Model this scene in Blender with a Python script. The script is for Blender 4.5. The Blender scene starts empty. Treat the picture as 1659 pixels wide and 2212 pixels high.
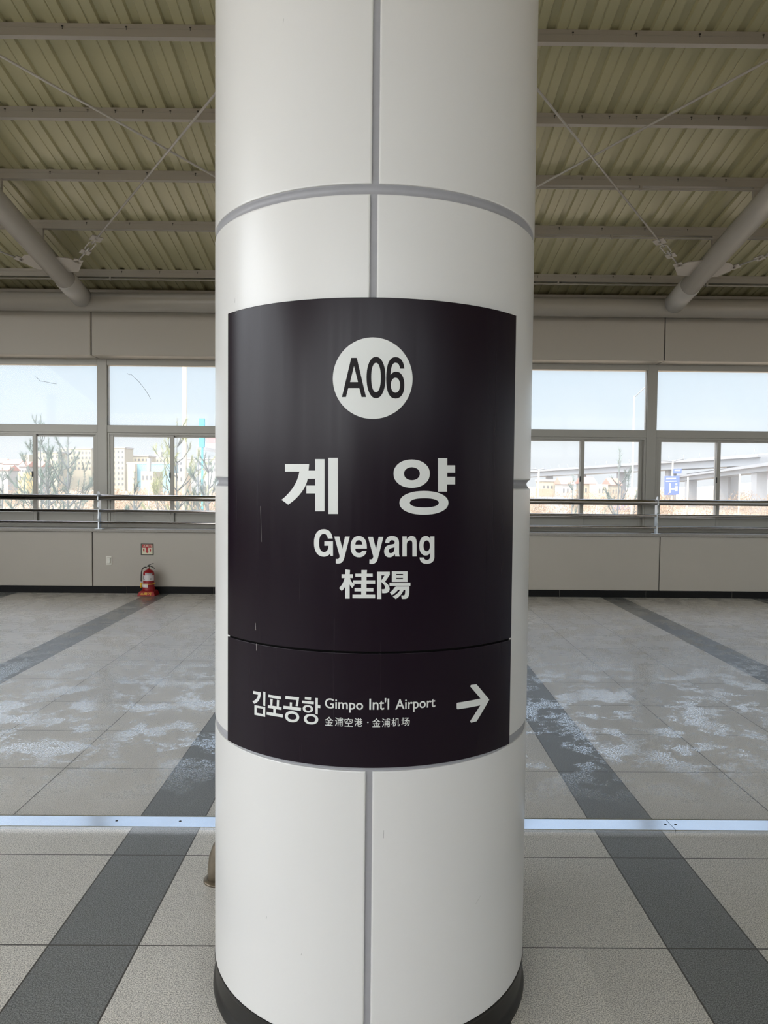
import bpy, bmesh, math, random
from mathutils import Vector, Matrix
random.seed(7)
C = bpy.context.scene.collection
S = bpy.context.scene
PI = math.pi

# ------------------------------------------------------------------ camera
F_PX, PITCH, ROLL, YAW = 1600.0, 0.0403, 0.0092, -0.00594
EYE = 1.57
r = Vector((math.cos(YAW), math.sin(YAW), 0)); fw = Vector((-math.sin(YAW), math.cos(YAW), 0)); up = Vector((0, 0, 1))
w2 = fw * math.cos(PITCH) - up * math.sin(PITCH); u2 = up * math.cos(PITCH) + fw * math.sin(PITCH)
r3 = r * math.cos(ROLL) + u2 * math.sin(ROLL); u3 = u2 * math.cos(ROLL) - r * math.sin(ROLL)
cd = bpy.data.cameras.new('camera'); cam = bpy.data.objects.new('camera', cd); C.objects.link(cam)
M = Matrix.Identity(4)
for i in range(3):
    M[i][0] = r3[i]; M[i][1] = u3[i]; M[i][2] = -w2[i]
M[2][3] = EYE
cam.matrix_world = M
cd.sensor_fit = 'HORIZONTAL'; cd.sensor_width = 36.0; cd.lens = 36.0 * F_PX / 1659.0
cd.clip_start = 0.05; cd.clip_end = 3000
S.camera = cam

# ------------------------------------------------------------------ render look
S.view_settings.view_transform = 'Standard'; S.view_settings.look = 'None'
S.view_settings.gamma = 1.0; S.view_settings.use_curve_mapping = False
S.view_settings.exposure = 0.85
S.cycles.use_denoising = True
S.cycles.max_bounces = 10; S.cycles.diffuse_bounces = 6; S.cycles.glossy_bounces = 4
S.cycles.transparent_max_bounces = 12; S.cycles.sample_clamp_indirect = 6.0

# ------------------------------------------------------------------ sky and sun
SUN_AZ = Vector((-0.42, -0.46, 0.78)).normalized()      # towards the sun: behind the camera, to the left
W = bpy.data.worlds.new('sky'); S.world = W; W.use_nodes = True
nt = W.node_tree; nt.nodes.clear()
N = nt.nodes.new; L = nt.links.new
out = N('ShaderNodeOutputWorld'); bg = N('ShaderNodeBackground'); tc = N('ShaderNodeTexCoord')
sep = N('ShaderNodeSeparateXYZ'); L(tc.outputs['Generated'], sep.inputs[0])
ramp = N('ShaderNodeValToRGB'); L(sep.outputs['Z'], ramp.inputs[0])
e = ramp.color_ramp.elements
e[0].position = 0.0; e[0].color = (0.453, 0.478, 0.496, 1)
e[1].position = 1.0; e[1].color = (0.30, 0.46, 0.80, 1)
for p_, c_ in ((0.05, (0.459, 0.498, 0.523, 1)), (0.09, (0.427, 0.498, 0.543, 1)), (0.17, (0.362, 0.451, 0.530, 1)), (0.4, (0.48, 0.64, 0.88, 1))):
    x_ = ramp.color_ramp.elements.new(p_); x_.color = c_
dot = N('ShaderNodeVectorMath'); dot.operation = 'DOT_PRODUCT'; L(tc.outputs['Generated'], dot.inputs[0])
dot.inputs[1].default_value = SUN_AZ
mr = N('ShaderNodeMapRange'); L(dot.outputs['Value'], mr.inputs[0])
mr.inputs[1].default_value = -0.02; mr.inputs[2].default_value = 1.0; mr.inputs[3].default_value = 0.0; mr.inputs[4].default_value = 1.0
pw = N('ShaderNodeMath'); pw.operation = 'POWER'; L(mr.outputs[0], pw.inputs[0]); pw.inputs[1].default_value = 1.3
GLOW = 5.6
gc = N('ShaderNodeVectorMath'); gc.operation = 'SCALE'; gc.inputs[0].default_value = (0.98 * GLOW, 0.99 * GLOW, 1.0 * GLOW); L(pw.outputs[0], gc.inputs['Scale'])
ad = N('ShaderNodeVectorMath'); ad.operation = 'ADD'; L(ramp.outputs[0], ad.inputs[0]); L(gc.outputs[0], ad.inputs[1])
L(ad.outputs[0], bg.inputs['Color']); bg.inputs['Strength'].default_value = 1.0; L(bg.outputs[0], out.inputs[0])
sd = bpy.data.lights.new('sun', 'SUN'); sd.energy = 1.8; sd.angle = 0.01; sd.color = (1.0, 0.93, 0.82)
sun = bpy.data.objects.new('sun', sd); C.objects.link(sun); sun.rotation_euler = SUN_AZ.to_track_quat('Z', 'Y').to_euler()
sun.location = (-20, -20, 15)

# ------------------------------------------------------------------ helpers
def mat(name, col, rough=0.5, metal=0.0, noise=None, bump=None, spec=0.5):
    """noise=(scale, amount) colour mottling, bump=(scale, strength)"""
    m = bpy.data.materials.new(name); m.use_nodes = True
    t = m.node_tree; p = t.nodes['Principled BSDF']
    p.inputs['Base Color'].default_value = (*col, 1); p.inputs['Roughness'].default_value = rough
    p.inputs['Metallic'].default_value = metal; p.inputs['Specular IOR Level'].default_value = spec
    co = t.nodes.new('ShaderNodeTexCoord')
    if noise:
        n = t.nodes.new('ShaderNodeTexNoise'); n.inputs['Scale'].default_value = noise[0]; n.inputs['Detail'].default_value = 5
        t.links.new(co.outputs['Object'], n.inputs['Vector'])
        mx = t.nodes.new('ShaderNodeMix'); mx.data_type = 'RGBA'
        mx.inputs[6].default_value = tuple(c * (1 - noise[1]) for c in col) + (1,)
        mx.inputs[7].default_value = tuple(min(1, c * (1 + noise[1])) for c in col) + (1,)
        t.links.new(n.outputs[0], mx.inputs[0]); t.links.new(mx.outputs[2], p.inputs['Base Color'])
    if bump:
        n = t.nodes.new('ShaderNodeTexNoise'); n.inputs['Scale'].default_value = bump[0]; n.inputs['Detail'].default_value = 4
        t.links.new(co.outputs['Object'], n.inputs['Vector'])
        b = t.nodes.new('ShaderNodeBump'); b.inputs['Strength'].default_value = bump[1]; b.inputs['Distance'].default_value = 0.01
        t.links.new(n.outputs[0], b.inputs['Height']); t.links.new(b.outputs[0], p.inputs['Normal'])
    return m

def link(name, bm, m, parent=None, smooth=False):
    me = bpy.data.meshes.new(name); bm.normal_update(); bm.to_mesh(me); bm.free()
    for x in (m if isinstance(m, (list, tuple)) else [m]): me.materials.append(x)
    if smooth:
        for p in me.polygons: p.use_smooth = True
        try: me.set_sharp_from_angle(angle=math.radians(38))
        except Exception: pass
    o = bpy.data.objects.new(name, me); C.objects.link(o)
    if parent is not None: o.parent = parent
    return o

def thing(name, label, cat, loc=(0, 0, 0), group=None):
    o = bpy.data.objects.new(name, None); C.objects.link(o); o.empty_display_size = 0.1
    o.location = loc; o['label'] = label; o['category'] = cat
    if group: o['group'] = group
    return o

def tag(o, label, cat, group=None, kind=None):
    o['label'] = label; o['category'] = cat
    if group: o['group'] = group
    if kind: o['kind'] = kind
    return o

def struct(o, label=None):
    o['kind'] = 'structure'
    if label: o['label'] = label
    return o

def box(bm, x0, x1, y0, y1, z0, z1, bev=0.0, mi=0):
    vs = [bm.verts.new(p) for p in ((x0, y0, z0), (x1, y0, z0), (x1, y1, z0), (x0, y1, z0), (x0, y0, z1), (x1, y0, z1), (x1, y1, z1), (x0, y1, z1))]
    fs = [bm.faces.new([vs[i] for i in f]) for f in ((3, 2, 1, 0), (4, 5, 6, 7), (0, 1, 5, 4), (1, 2, 6, 5), (2, 3, 7, 6), (3, 0, 4, 7))]
    for f in fs: f.material_index = mi
    if bev > 0:
        es = list({e_ for f in fs for e_ in f.edges})
        rr = bmesh.ops.bevel(bm, geom=es, offset=bev, segments=2, affect='EDGES', profile=0.5)
        for f in rr['faces']: f.material_index = mi
    return vs

def tube(bm, pts, rad, seg=12, cap=True, mi=0):
    pts = [Vector(p) for p in pts]; rings = []
    n = len(pts)
    rads = rad if isinstance(rad, (list, tuple)) else [rad] * n
    prev = None
    for i, p in enumerate(pts):
        d = (pts[min(i + 1, n - 1)] - pts[max(i - 1, 0)]).normalized()
        if prev is None:
            a = Vector((0, 0, 1)) if abs(d.z) < 0.9 else Vector((1, 0, 0))
            s = d.cross(a).normalized()
        else:
            s = (prev - d * prev.dot(d)).normalized()
        prev = s; t = d.cross(s)
        rings.append([bm.verts.new(p + (s * math.cos(2 * PI * k / seg) + t * math.sin(2 * PI * k / seg)) * rads[i]) for k in range(seg)])
    for a, b in zip(rings, rings[1:]):
        for k in range(seg):
            f = bm.faces.new((a[k], a[(k + 1) % seg], b[(k + 1) % seg], b[k])); f.material_index = mi; f.smooth = True
    if cap:
        bm.faces.new(rings[0][::-1]).material_index = mi; bm.faces.new(rings[-1]).material_index = mi

def lathe(bm, prof, cx=0, cy=0, seg=96, mi=0):
    rings = [[bm.verts.new((cx + rr * math.cos(2 * PI * k / seg), cy + rr * math.sin(2 * PI * k / seg), z)) for k in range(seg)] for rr, z in prof]
    for a, b in zip(rings, rings[1:]):
        for k in range(seg):
            f = bm.faces.new((a[k], a[(k + 1) % seg], b[(k + 1) % seg], b[k])); f.material_index = mi; f.smooth = True
    bm.faces.new(rings[0][::-1]); bm.faces.new(rings[-1])

def prism(bm, pts, axis, a0, a1, mi=0):
    """extrude a 2D polygon; axis 'x': pts are (y,z); 'y': (x,z); 'z': (x,y)"""
    def mk(p, a):
        return {'x': (a, p[0], p[1]), 'y': (p[0], a, p[1]), 'z': (p[0], p[1], a)}[axis]
    A = [bm.verts.new(mk(p, a0)) for p in pts]; B = [bm.verts.new(mk(p, a1)) for p in pts]
    n = len(pts)
    for i in range(n):
        bm.faces.new((A[i], A[(i + 1) % n], B[(i + 1) % n], B[i])).material_index = mi
    bm.faces.new(A[::-1]).material_index = mi; bm.faces.new(B).material_index = mi

def NB(): return bmesh.new()

def done(name, bm, m, parent=None, smooth=False):
    bmesh.ops.recalc_face_normals(bm, faces=bm.faces)
    return link(name, bm, m, parent, smooth)

# ------------------------------------------------------------------ materials
M_wall = mat('painted_wall_panel', (0.42, 0.388, 0.335), 0.45, noise=(3, 0.03))
M_header = mat('painted_header', (0.39, 0.362, 0.31), 0.45)
M_gap = mat('dark_joint_and_shade', (0.09, 0.085, 0.08), 0.8)
M_frame = mat('anodised_frame', (0.30, 0.29, 0.26), 0.38, metal=0.25)
M_base = mat('black_tile', (0.006, 0.006, 0.006), 0.5, spec=0.15)
M_sill = mat('granite_sill', (0.30, 0.28, 0.25), 0.4, noise=(120, 0.35))
M_end = mat('end_wall', (0.45, 0.43, 0.39), 0.6)
M_steel = mat('beige_painted_steel', (0.31, 0.288, 0.25), 0.36)
M_tube = mat('grey_painted_tube', (0.42, 0.405, 0.375), 0.26)
M_stain = mat('stainless', (0.42, 0.39, 0.36), 0.13, metal=1.0)
M_stain2 = mat('brushed_plate', (0.62, 0.66, 0.70), 0.45, metal=0.6)
M_strip = mat('aluminium_strip', (0.78, 0.83, 0.90), 0.17, metal=0.9, noise=(9, 0.08))
M_white = mat('white_gloss_cladding', (0.735, 0.73, 0.715), 0.28, noise=(2.0, 0.015), spec=0.5)
M_seal = mat('grey_sealant', (0.36, 0.36, 0.38), 0.55, noise=(30, 0.08))
M_skirt = mat('black_rubber_skirt', (0.014, 0.013, 0.012), 0.33, spec=0.35)
M_vinyl = mat('white_vinyl', (0.72, 0.735, 0.715), 0.4)
M_black = mat('black_plastic', (0.01, 0.01, 0.01), 0.4)
M_red = mat('red_enamel', (0.30, 0.008, 0.012), 0.3)
M_label = mat('label_paper', (0.62, 0.58, 0.58), 0.6)
M_yellow = mat('yellow_plastic', (0.72, 0.45, 0.03), 0.5)
M_cream = mat('sign_cream', (0.66, 0.62, 0.46), 0.5)
M_socket = mat('ivory_plastic', (0.72, 0.70, 0.63), 0.35)
M_brown = mat('weathered_bronze_pipe', (0.20, 0.165, 0.12), 0.35, metal=0.5, noise=(25, 0.5))
M_bolt = mat('dark_bolt', (0.03, 0.028, 0.025), 0.5)

# window glass: clear pane with a thin film of dust and a little mirror
def glass_mat():
    m = bpy.data.materials.new('dusty_glass'); m.use_nodes = True; t = m.node_tree; t.nodes.clear()
    o = t.nodes.new('ShaderNodeOutputMaterial'); tr = t.nodes.new('ShaderNodeBsdfTransparent'); tl = t.nodes.new('ShaderNodeBsdfTranslucent')
    gl = t.nodes.new('ShaderNodeBsdfGlossy'); gl.inputs['Roughness'].default_value = 0.03
    tl.inputs[0].default_value = (0.9, 0.93, 0.95, 1)
    co = t.nodes.new('ShaderNodeTexCoord'); n = t.nodes.new('ShaderNodeTexNoise'); n.inputs['Scale'].default_value = 1.6; n.inputs['Detail'].default_value = 6
    t.links.new(co.outputs['Object'], n.inputs[0])
    mr = t.nodes.new('ShaderNodeMapRange'); mr.inputs[1].default_value = 0.3; mr.inputs[2].default_value = 0.8; mr.inputs[3].default_value = 0.07; mr.inputs[4].default_value = 0.15
    t.links.new(n.outputs[0], mr.inputs[0])
    m1 = t.nodes.new('ShaderNodeMixShader'); t.links.new(mr.outputs[0], m1.inputs[0]); t.links.new(tr.outputs[0], m1.inputs[1]); t.links.new(tl.outputs[0], m1.inputs[2])
    fr = t.nodes.new('ShaderNodeFresnel'); fr.inputs[0].default_value = 1.15
    m2 = t.nodes.new('ShaderNodeMixShader'); t.links.new(fr.outputs[0], m2.inputs[0]); t.links.new(m1.outputs[0], m2.inputs[1]); t.links.new(gl.outputs[0], m2.inputs[2])
    t.links.new(m2.outputs[0], o.inputs[0]); return m
M_glass = glass_mat()

# floor: 0.6 m flamed granite slabs, a dark 0.3 m band every 2.1 m
def floor_mat():
    m = bpy.data.materials.new('granite_floor'); m.use_nodes = True; t = m.node_tree; p = t.nodes['Principled BSDF']
    nd = t.nodes.new; ln = t.links.new
    def math_(op, a, b=None, c=None):
        n = nd('ShaderNodeMath'); n.operation = op
        for i, v in enumerate((a, b, c)):
            if v is None: continue
            if isinstance(v, (int, float)): n.inputs[i].default_value = v
            else: ln(v, n.inputs[i])
        return n.outputs[0]
    co = nd('ShaderNodeTexCoord'); sp = nd('ShaderNodeSeparateXYZ'); ln(co.outputs['Object'], sp.inputs[0])
    X, Y = sp.outputs[0], sp.outputs[1]
    u = math_('FLOORED_MODULO', math_('ADD', X, 1.103), 2.093)                 # place inside one 2.1 m repeat
    band = math_('LESS_THAN', u, 0.302)
    def near(v, at, w_): return math_('LESS_THAN', math_('ABSOLUTE', math_('SUBTRACT', v, at)), w_)
    j = None
    for at in (0.0, 0.302, 0.900, 1.497, 2.093):
        q = near(u, at, 0.0028); j = q if j is None else math_('MAXIMUM', j, q)
    farside = math_('GREATER_THAN', Y, 3.34)
    off = math_('MULTIPLY_ADD', farside, 3.980 - 3.0475, 3.0475)
    v = math_('FLOORED_MODULO', math_('ADD', math_('SUBTRACT', Y, off), 0.302), 0.6043)
    rowj = near(v, 0.302, 0.0030)
    dead = math_('MULTIPLY', math_('GREATER_THAN', Y, 3.2), math_('LESS_THAN', Y, 3.9))
    rowj = math_('MULTIPLY', rowj, math_('SUBTRACT', 1.0, dead))
    j = math_('MAXIMUM', j, rowj)
    # grain
    n1 = nd('ShaderNodeTexNoise'); n1.inputs['Scale'].default_value = 250; n1.inputs['Detail'].default_value = 3; ln(co.outputs['Object'], n1.inputs[0])
    n2 = nd('ShaderNodeTexNoise'); n2.inputs['Scale'].default_value = 560; n2.inputs['Detail'].default_value = 2; ln(co.outputs['Object'], n2.inputs[0])
    n3 = nd('ShaderNodeTexNoise'); n3.inputs['Scale'].default_value = 1.7; n3.inputs['Detail'].default_value = 5; ln(co.outputs['Object'], n3.inputs[0])
    g = math_('ADD', math_('MULTIPLY', n1.outputs[0], 0.6), math_('MULTIPLY', n2.outputs[0], 0.4))
    rl = nd('ShaderNodeValToRGB'); ln(g, rl.inputs[0]); e = rl.color_ramp.elements
    e[0].position = 0.42; e[0].color = (0.29, 0.28, 0.26, 1); e[1].position = 0.55; e[1].color = (0.94, 0.905, 0.85, 1)
    rd = nd('ShaderNodeValToRGB'); ln(g, rd.inputs[0]); e = rd.color_ramp.elements
    e[0].position = 0.42; e[0].color = (0.07, 0.074, 0.074, 1); e[1].position = 0.60; e[1].color = (0.36, 0.37, 0.365, 1)
    def mixc(f, a, b):
        x = nd('ShaderNodeMix'); x.data_type = 'RGBA'
        if isinstance(f, float): x.inputs[0].default_value = f
        else: ln(f, x.inputs[0])
        for s_, v_ in ((6, a), (7, b)):
            if isinstance(v_, tuple): x.inputs[s_].default_value = v_
            else: ln(v_, x.inputs[s_])
        return x.outputs[2]
    # slight tone per slab
    cell = nd('ShaderNodeCombineXYZ'); ln(math_('FLOOR', math_('DIVIDE', math_('ADD', X, 1.103), 0.6)), cell.inputs[0]); ln(math_('FLOOR', math_('DIVIDE', math_('SUBTRACT', Y, off), 0.6043)), cell.inputs[1])
    wn = nd('ShaderNodeTexWhiteNoise'); ln(cell.outputs[0], wn.inputs[0])
    tone = math_('MULTIPLY_ADD', wn.outputs['Value'], 0.12, 0.94)
    c = mixc(band, rl.outputs[0], rd.outputs[0])
    tn = math_('MULTIPLY', tone, math_('MULTIPLY_ADD', n3.outputs[0], 0.3, 0.85))
    mu = nd('ShaderNodeVectorMath'); mu.operation = 'SCALE'; ln(c, mu.inputs[0]); ln(tn, mu.inputs['Scale'])
    c = mixc(j, mu.outputs[0], (0.06, 0.05, 0.042, 1))
    ln(c, p.inputs['Base Color'])
    # worn patches are shinier
    n4 = nd('ShaderNodeTexNoise'); n4.inputs['Scale'].default_value = 3.4; n4.inputs['Detail'].default_value = 8; n4.inputs['Roughness'].default_value = 0.72; ln(co.outputs['Object'], n4.inputs[0])
    patch = nd('ShaderNodeMapRange'); ln(n4.outputs[0], patch.inputs[0]); patch.inputs[1].default_value = 0.49; patch.inputs[2].default_value = 0.54
    n5 = nd('ShaderNodeTexNoise'); n5.inputs['Scale'].default_value = 115; n5.inputs['Detail'].default_value = 4; ln(co.outputs['Object'], n5.inputs[0])
    fl = nd('ShaderNodeMapRange'); ln(n5.outputs[0], fl.inputs[0]); fl.inputs[1].default_value = 0.495; fl.inputs[2].default_value = 0.52
    zone = nd('ShaderNodeMapRange'); ln(Y, zone.inputs[0]); zone.inputs[1].default_value = 3.5; zone.inputs[2].default_value = 4.3     # worn smooth on the window side of the strip
    mask = math_('MULTIPLY', math_('MULTIPLY', patch.outputs[0], zone.outputs[0]), fl.outputs[0])
    ln(math_('MULTIPLY_ADD', mask, -0.22, 0.30), p.inputs['Roughness'])
    ln(math_('MULTIPLY_ADD', mask, 4.0, 1.55), p.inputs['IOR'])
    p.inputs['Specular IOR Level'].default_value = 0.6
    hb = math_('SUBTRACT', math_('ADD', g, math_('MULTIPLY', n1.outputs[0], 0.3)), math_('MULTIPLY', j, 0.8))
    b = nd('ShaderNodeBump'); b.inputs['Distance'].default_value = 0.0022
    ln(math_('MULTIPLY_ADD', mask, -0.42, 0.50), b.inputs['Strength'])
    ln(hb, b.inputs['Height']); ln(b.outputs[0], p.inputs['Normal'])
    return m
M_floor = floor_mat()

# roof sheet: olive-beige painted metal deck
M_roof = mat('olive_metal_deck', (0.40, 0.375, 0.225), 0.28, noise=(0.8, 0.08))

# dark aubergine sign panel with faint vertical run marks in its gloss
def panel_mat():
    m = mat('aubergine_panel', (0.0095, 0.0045, 0.0095), 0.30, spec=0.19); t = m.node_tree; p = t.nodes['Principled BSDF']
    co = t.nodes.new('ShaderNodeTexCoord'); mp = t.nodes.new('ShaderNodeMapping'); mp.inputs['Scale'].default_value = (60, 60, 1.5)
    n = t.nodes.new('ShaderNodeTexNoise'); n.inputs['Scale'].default_value = 1.0; n.inputs['Detail'].default_value = 3
    t.links.new(co.outputs['Object'], mp.inputs[0]); t.links.new(mp.outputs[0], n.inputs[0])
    mr = t.nodes.new('ShaderNodeMapRange'); mr.inputs[1].default_value = 0.3; mr.inputs[2].default_value = 0.75; mr.inputs[3].default_value = 0.22; mr.inputs[4].default_value = 0.28
    t.links.new(n.outputs[0], mr.inputs[0]); t.links.new(mr.outputs[0], p.inputs['Roughness']); return m
M_panel = panel_mat()

# ================================================================== the hall
XL, XR, YF, YB = -9.79, 13.61, 10.23, -5.2          # hall ends, far wall face, near wall
bm = NB(); box(bm, XL, XR, YB, 10.6, -0.3, 0.0)
struct(link('floor', bm, M_floor))

# roof deck, two slopes meeting over the column line
def deck(name, y0, z0, y1, z1):
    bm = NB(); P = 0.2467; x = -3.39 - P * 27; xs = []
    while x < XR + 0.5:
        for dx, dz in ((-0.045, 0), (-0.033, 0.026), (0.033, 0.026), (0.045, 0), (0.1133, 0), (0.1183, 0.007), (0.1283, 0.007), (0.1333, 0)):
            xs.append((x + dx, dz))
        x += P
    NY = 2
    rows = [[bm.verts.new((a, y0 + (y1 - y0) * k / NY, z0 + (z1 - z0) * k / NY + dz)) for a, dz in xs] for k in range(NY + 1)]
    for a, b in zip(rows, rows[1:]):
        for k in range(len(xs) - 1): bm.faces.new((a[k], b[k], b[k + 1], a[k + 1]))
    o = link(name, bm, M_roof); sm = o.modifiers.new('thick', 'SOLIDIFY'); sm.thickness = 0.004; sm.offset = 1
    return struct(o)
deck('ceiling', 2.5, 5.77, 11.3, 4.01)
deck('ceiling', 2.5, 5.77, -6.3, 4.01)

# far wall: panels below the sill, header above the windows
bm = NB(); G = 0.007
js = [-3.965 + 3.93 * k for k in range(-1, 5)]; js = [XL] + [j for j in js if XL < j < XR] + [XR]
box(bm, XL, XR, 10.245, 10.62, 0.0, 0.84, mi=1)
box(bm, XL, XR, 10.245, 10.62, 3.28, 3.855, mi=1)
for a, b in zip(js, js[1:]):
    box(bm, a + G, b - G, YF, 10.25, 0.095, 0.848, 0.003)
    box(bm, a + G, b - G, YF, 10.56, 3.266, 3.86, 0.010, mi=2)
box(bm, XL, XR, 10.47, 10.62, 3.86, 4.15, mi=1)  # strip above the header, coloured dark for the shade behind the eaves beam
struct(link('wall_back', bm, [M_wall, M_gap, M_header]))
bm = NB()
x = XL
bj = [-4.69 + 1.2 * k for k in range(-4, 16)]; bj = [XL] + [j for j in bj if XL < j < XR] + [XR]
for a, b in zip(bj, bj[1:]): box(bm, a + 0.002, b - 0.002, 10.216, 10.25, 0.0, 0.092, 0.002)
box(bm, XL, XR, 10.222, 10.25, 0.0, 0.088, mi=1)
struct(link('baseboard_back', bm, [M_base, M_wall]))
bm = NB(); box(bm, XL, XR, 10.17, 10.62, 0.852, 0.892, 0.006)
struct(link('trim_1', bm, M_sill))
# near wall (behind the camera) and both ends: unseen, openings shaped for light
bm = NB(); box(bm, XL, XR, YB - 0.2, YB, 0, 1.9); box(bm, XL, XR, YB - 0.2, YB, 4.02, 4.2); box(bm, -1.6, XR, YB - 0.2, YB, 1.9, 2.5)  # unseen; sill and clerestory heights set for the light they let in
for k in (XL, -6.1, -1.6, 2.5, 6.5, 10.5): box(bm, k, k + 0.15, YB - 0.2, YB, 1.9, 4.02)
struct(link('wall_front', bm, M_end))
bm = NB()
prism(bm, [(YB, 0), (10.6, 0), (10.6, 1.2), (YB, 1.2)], 'x', XR, XR + 0.2)
prism(bm, [(YB, 3.4), (10.6, 3.4), (10.6, 4.1), (2.5, 5.75), (YB, 4.2)], 'x', XR, XR + 0.2)
for y in (YB, -1.3, 2.5, 6.4, 10.4): box(bm, XR, XR + 0.2, y, y + 0.2, 1.2, 3.4)  # unseen opening between these posts, added to light the column's right side
struct(link('wall_right', bm, M_end))
bm = NB(); box(bm, XL - 0.2, XL, YB, 10.6, 0, 2.0)
for y in (YB, -1.3, 2.5): box(bm, XL - 0.2, XL, y, y + 0.2, 2.0, 4.1)
prism(bm, [(4.5, 0), (10.6, 0), (10.6, 4.1), (4.5, 5.3)], 'x', XL - 0.2, XL)  # unseen solid stretch, added to keep left-hand light off the far wall
struct(link('wall_left', bm, M_wall))

# ------------------------------------------------------------------ windows of the far wall
def copy_tree(o, parent=None):
    c = o.copy(); C.objects.link(c); c.parent = parent
    for ch in o.children: copy_tree(ch, c)
    return c
YG = 10.55
def make_window():
    root = bpy.data.objects.new('window_1', None); C.objects.link(root)
    root['kind'] = 'structure'
    bm = NB(); Wd = 1.95; m = 0.07
    box(bm, -m, m, YG, YG + 0.12, 0.892, 3.30, 0.004)
    box(bm, m, Wd - m, YG + 0.004, YG + 0.12, 3.186, 3.30, 0.003)
    box(bm, m, Wd - m, YG + 0.002, YG + 0.12, 2.235, 2.343, 0.004)
    box(bm, m, Wd - m, YG - 0.004, YG + 0.12, 0.892, 0.962, 0.004)
    for xx in ((m, m + 0.03), (Wd - m - 0.03, Wd - m)): box(bm, xx[0], xx[1], YG + 0.012, YG + 0.12, 0.962, 2.235, 0.002)
    box(bm, m + 0.03, Wd - m - 0.03, YG + 0.012, YG + 0.12, 2.205, 2.235, 0.002)
    for xx in ((m, m + 0.008), (Wd - m - 0.008, Wd - m)): box(bm, xx[0], xx[1], YG + 0.03, YG + 0.06, 2.343, 3.186)
    done('frame', bm, M_frame, root)
    bm = NB(); box(bm, m, Wd - m, YG + 0.055, YG + 0.061, 2.343, 3.186); link('fixed_pane', bm, M_glass, root)
    for i, (a, b, y) in enumerate(((0.10, 1.005, YG + 0.025), (0.945, 1.85, YG + 0.065))):
        bm = NB(); st = 0.052
        box(bm, a, a + st, y, y + 0.032, 0.962, 2.21, 0.003); box(bm, b - st, b, y, y + 0.032, 0.962, 2.21, 0.003)
        box(bm, a + st, b - st, y + 0.001, y + 0.031, 2.178, 2.21, 0.002); box(bm, a + st, b - st, y + 0.001, y + 0.031, 0.965, 1.10, 0.004)
        s = done('sash', bm, M_frame, root)
        bm = NB(); box(bm, a + st, b - st, y + 0.013, y + 0.019, 1.10, 2.178); link('pane', bm, M_glass, s)
        bm = NB(); xx = b - st / 2 if i == 0 else a + st / 2
        if i == 0: box(bm, a + 0.012 + 0.83, a + 0.83 + 0.03, y - 0.012, y, 1.60, 1.68, 0.003); done('latch', bm, M_black, s)
    return root
w1 = make_window(); w1.location = (-0.04 - 1.95 * 5, 0, 0)
for k in range(1, 12):
    c = copy_tree(w1); c.name = 'window_%d' % (k + 1); c.location = (-0.04 + 1.95 * (k - 5), 0, 0)
bm = NB(); box(bm, XR - 0.07, XR, YG, YG + 0.12, 0.892, 3.262); struct(link('trim_2', bm, M_frame))

# hair-thin twigs stuck on two upper panes
for nm, lab, pts in (('twig', 'tiny dark twig stuck on the upper pane at the far left', [(-4.90, 3.02), (-4.86, 2.99), (-4.83, 2.955), (-4.80, 2.955), (-4.74, 2.945), (-4.68, 2.93), (-4.60, 2.92)]),
                     ('twig', 'faint cobweb thread on the upper pane just right of the left mullion', [(-3.60, 3.08), (-3.57, 3.06), (-3.54, 3.065), (-3.52, 3.04), (-3.44, 2.97), (-3.36, 2.87), (-3.30, 2.78), (-3.27, 2.72)])):
    bm = NB(); tube(bm, [(a, YG + 0.053, b) for a, b in pts], 0.0022, 5); tag(link(nm, bm, M_bolt), lab, 'twig')

# ------------------------------------------------------------------ handrail on the sill
hr = thing('handrail', 'stainless steel handrail of three horizontal bars running in front of the windows', 'handrail', (0, 10.15, 0.892))
for nm, z, rr in (('top_rail', 1.325, 0.040), ('middle_rail', 1.141, 0.020), ('lower_rail', 0.980, 0.017)):
    bm = NB(); tube(bm, [(XL + 0.1, 0, z - 0.892), (XR - 0.1, 0, z - 0.892)], rr, 20); link(nm, bm, M_stain, hr)
bm = NB()
prism(bm, [(-0.030, 0), (0.055, 0), (0.055, 0.41), (0.035, 0.45), (0.015, 0.495), (-0.015, 0.515), (-0.050, 0.505), (-0.062, 0.475), (-0.045, 0.44), (-0.050, 0.40), (-0.030, 0.37), (-0.045, 0.30), (-0.020, 0.27), (-0.020, 0.22), (-0.035, 0.15), (-0.020, 0.10)], 'x', -0.008, 0.008)
box(bm, -0.05, 0.05, -0.035, 0.06, 0.0, 0.008)
po = done('post', bm, M_stain2, hr)
for i, x in enumerate([-3.84 + 3.825 * k for k in range(-1, 5)]):
    q = po if i == 0 else po.copy()
    if i: C.objects.link(q)
    q.location = (x, 0, 0)

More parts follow.
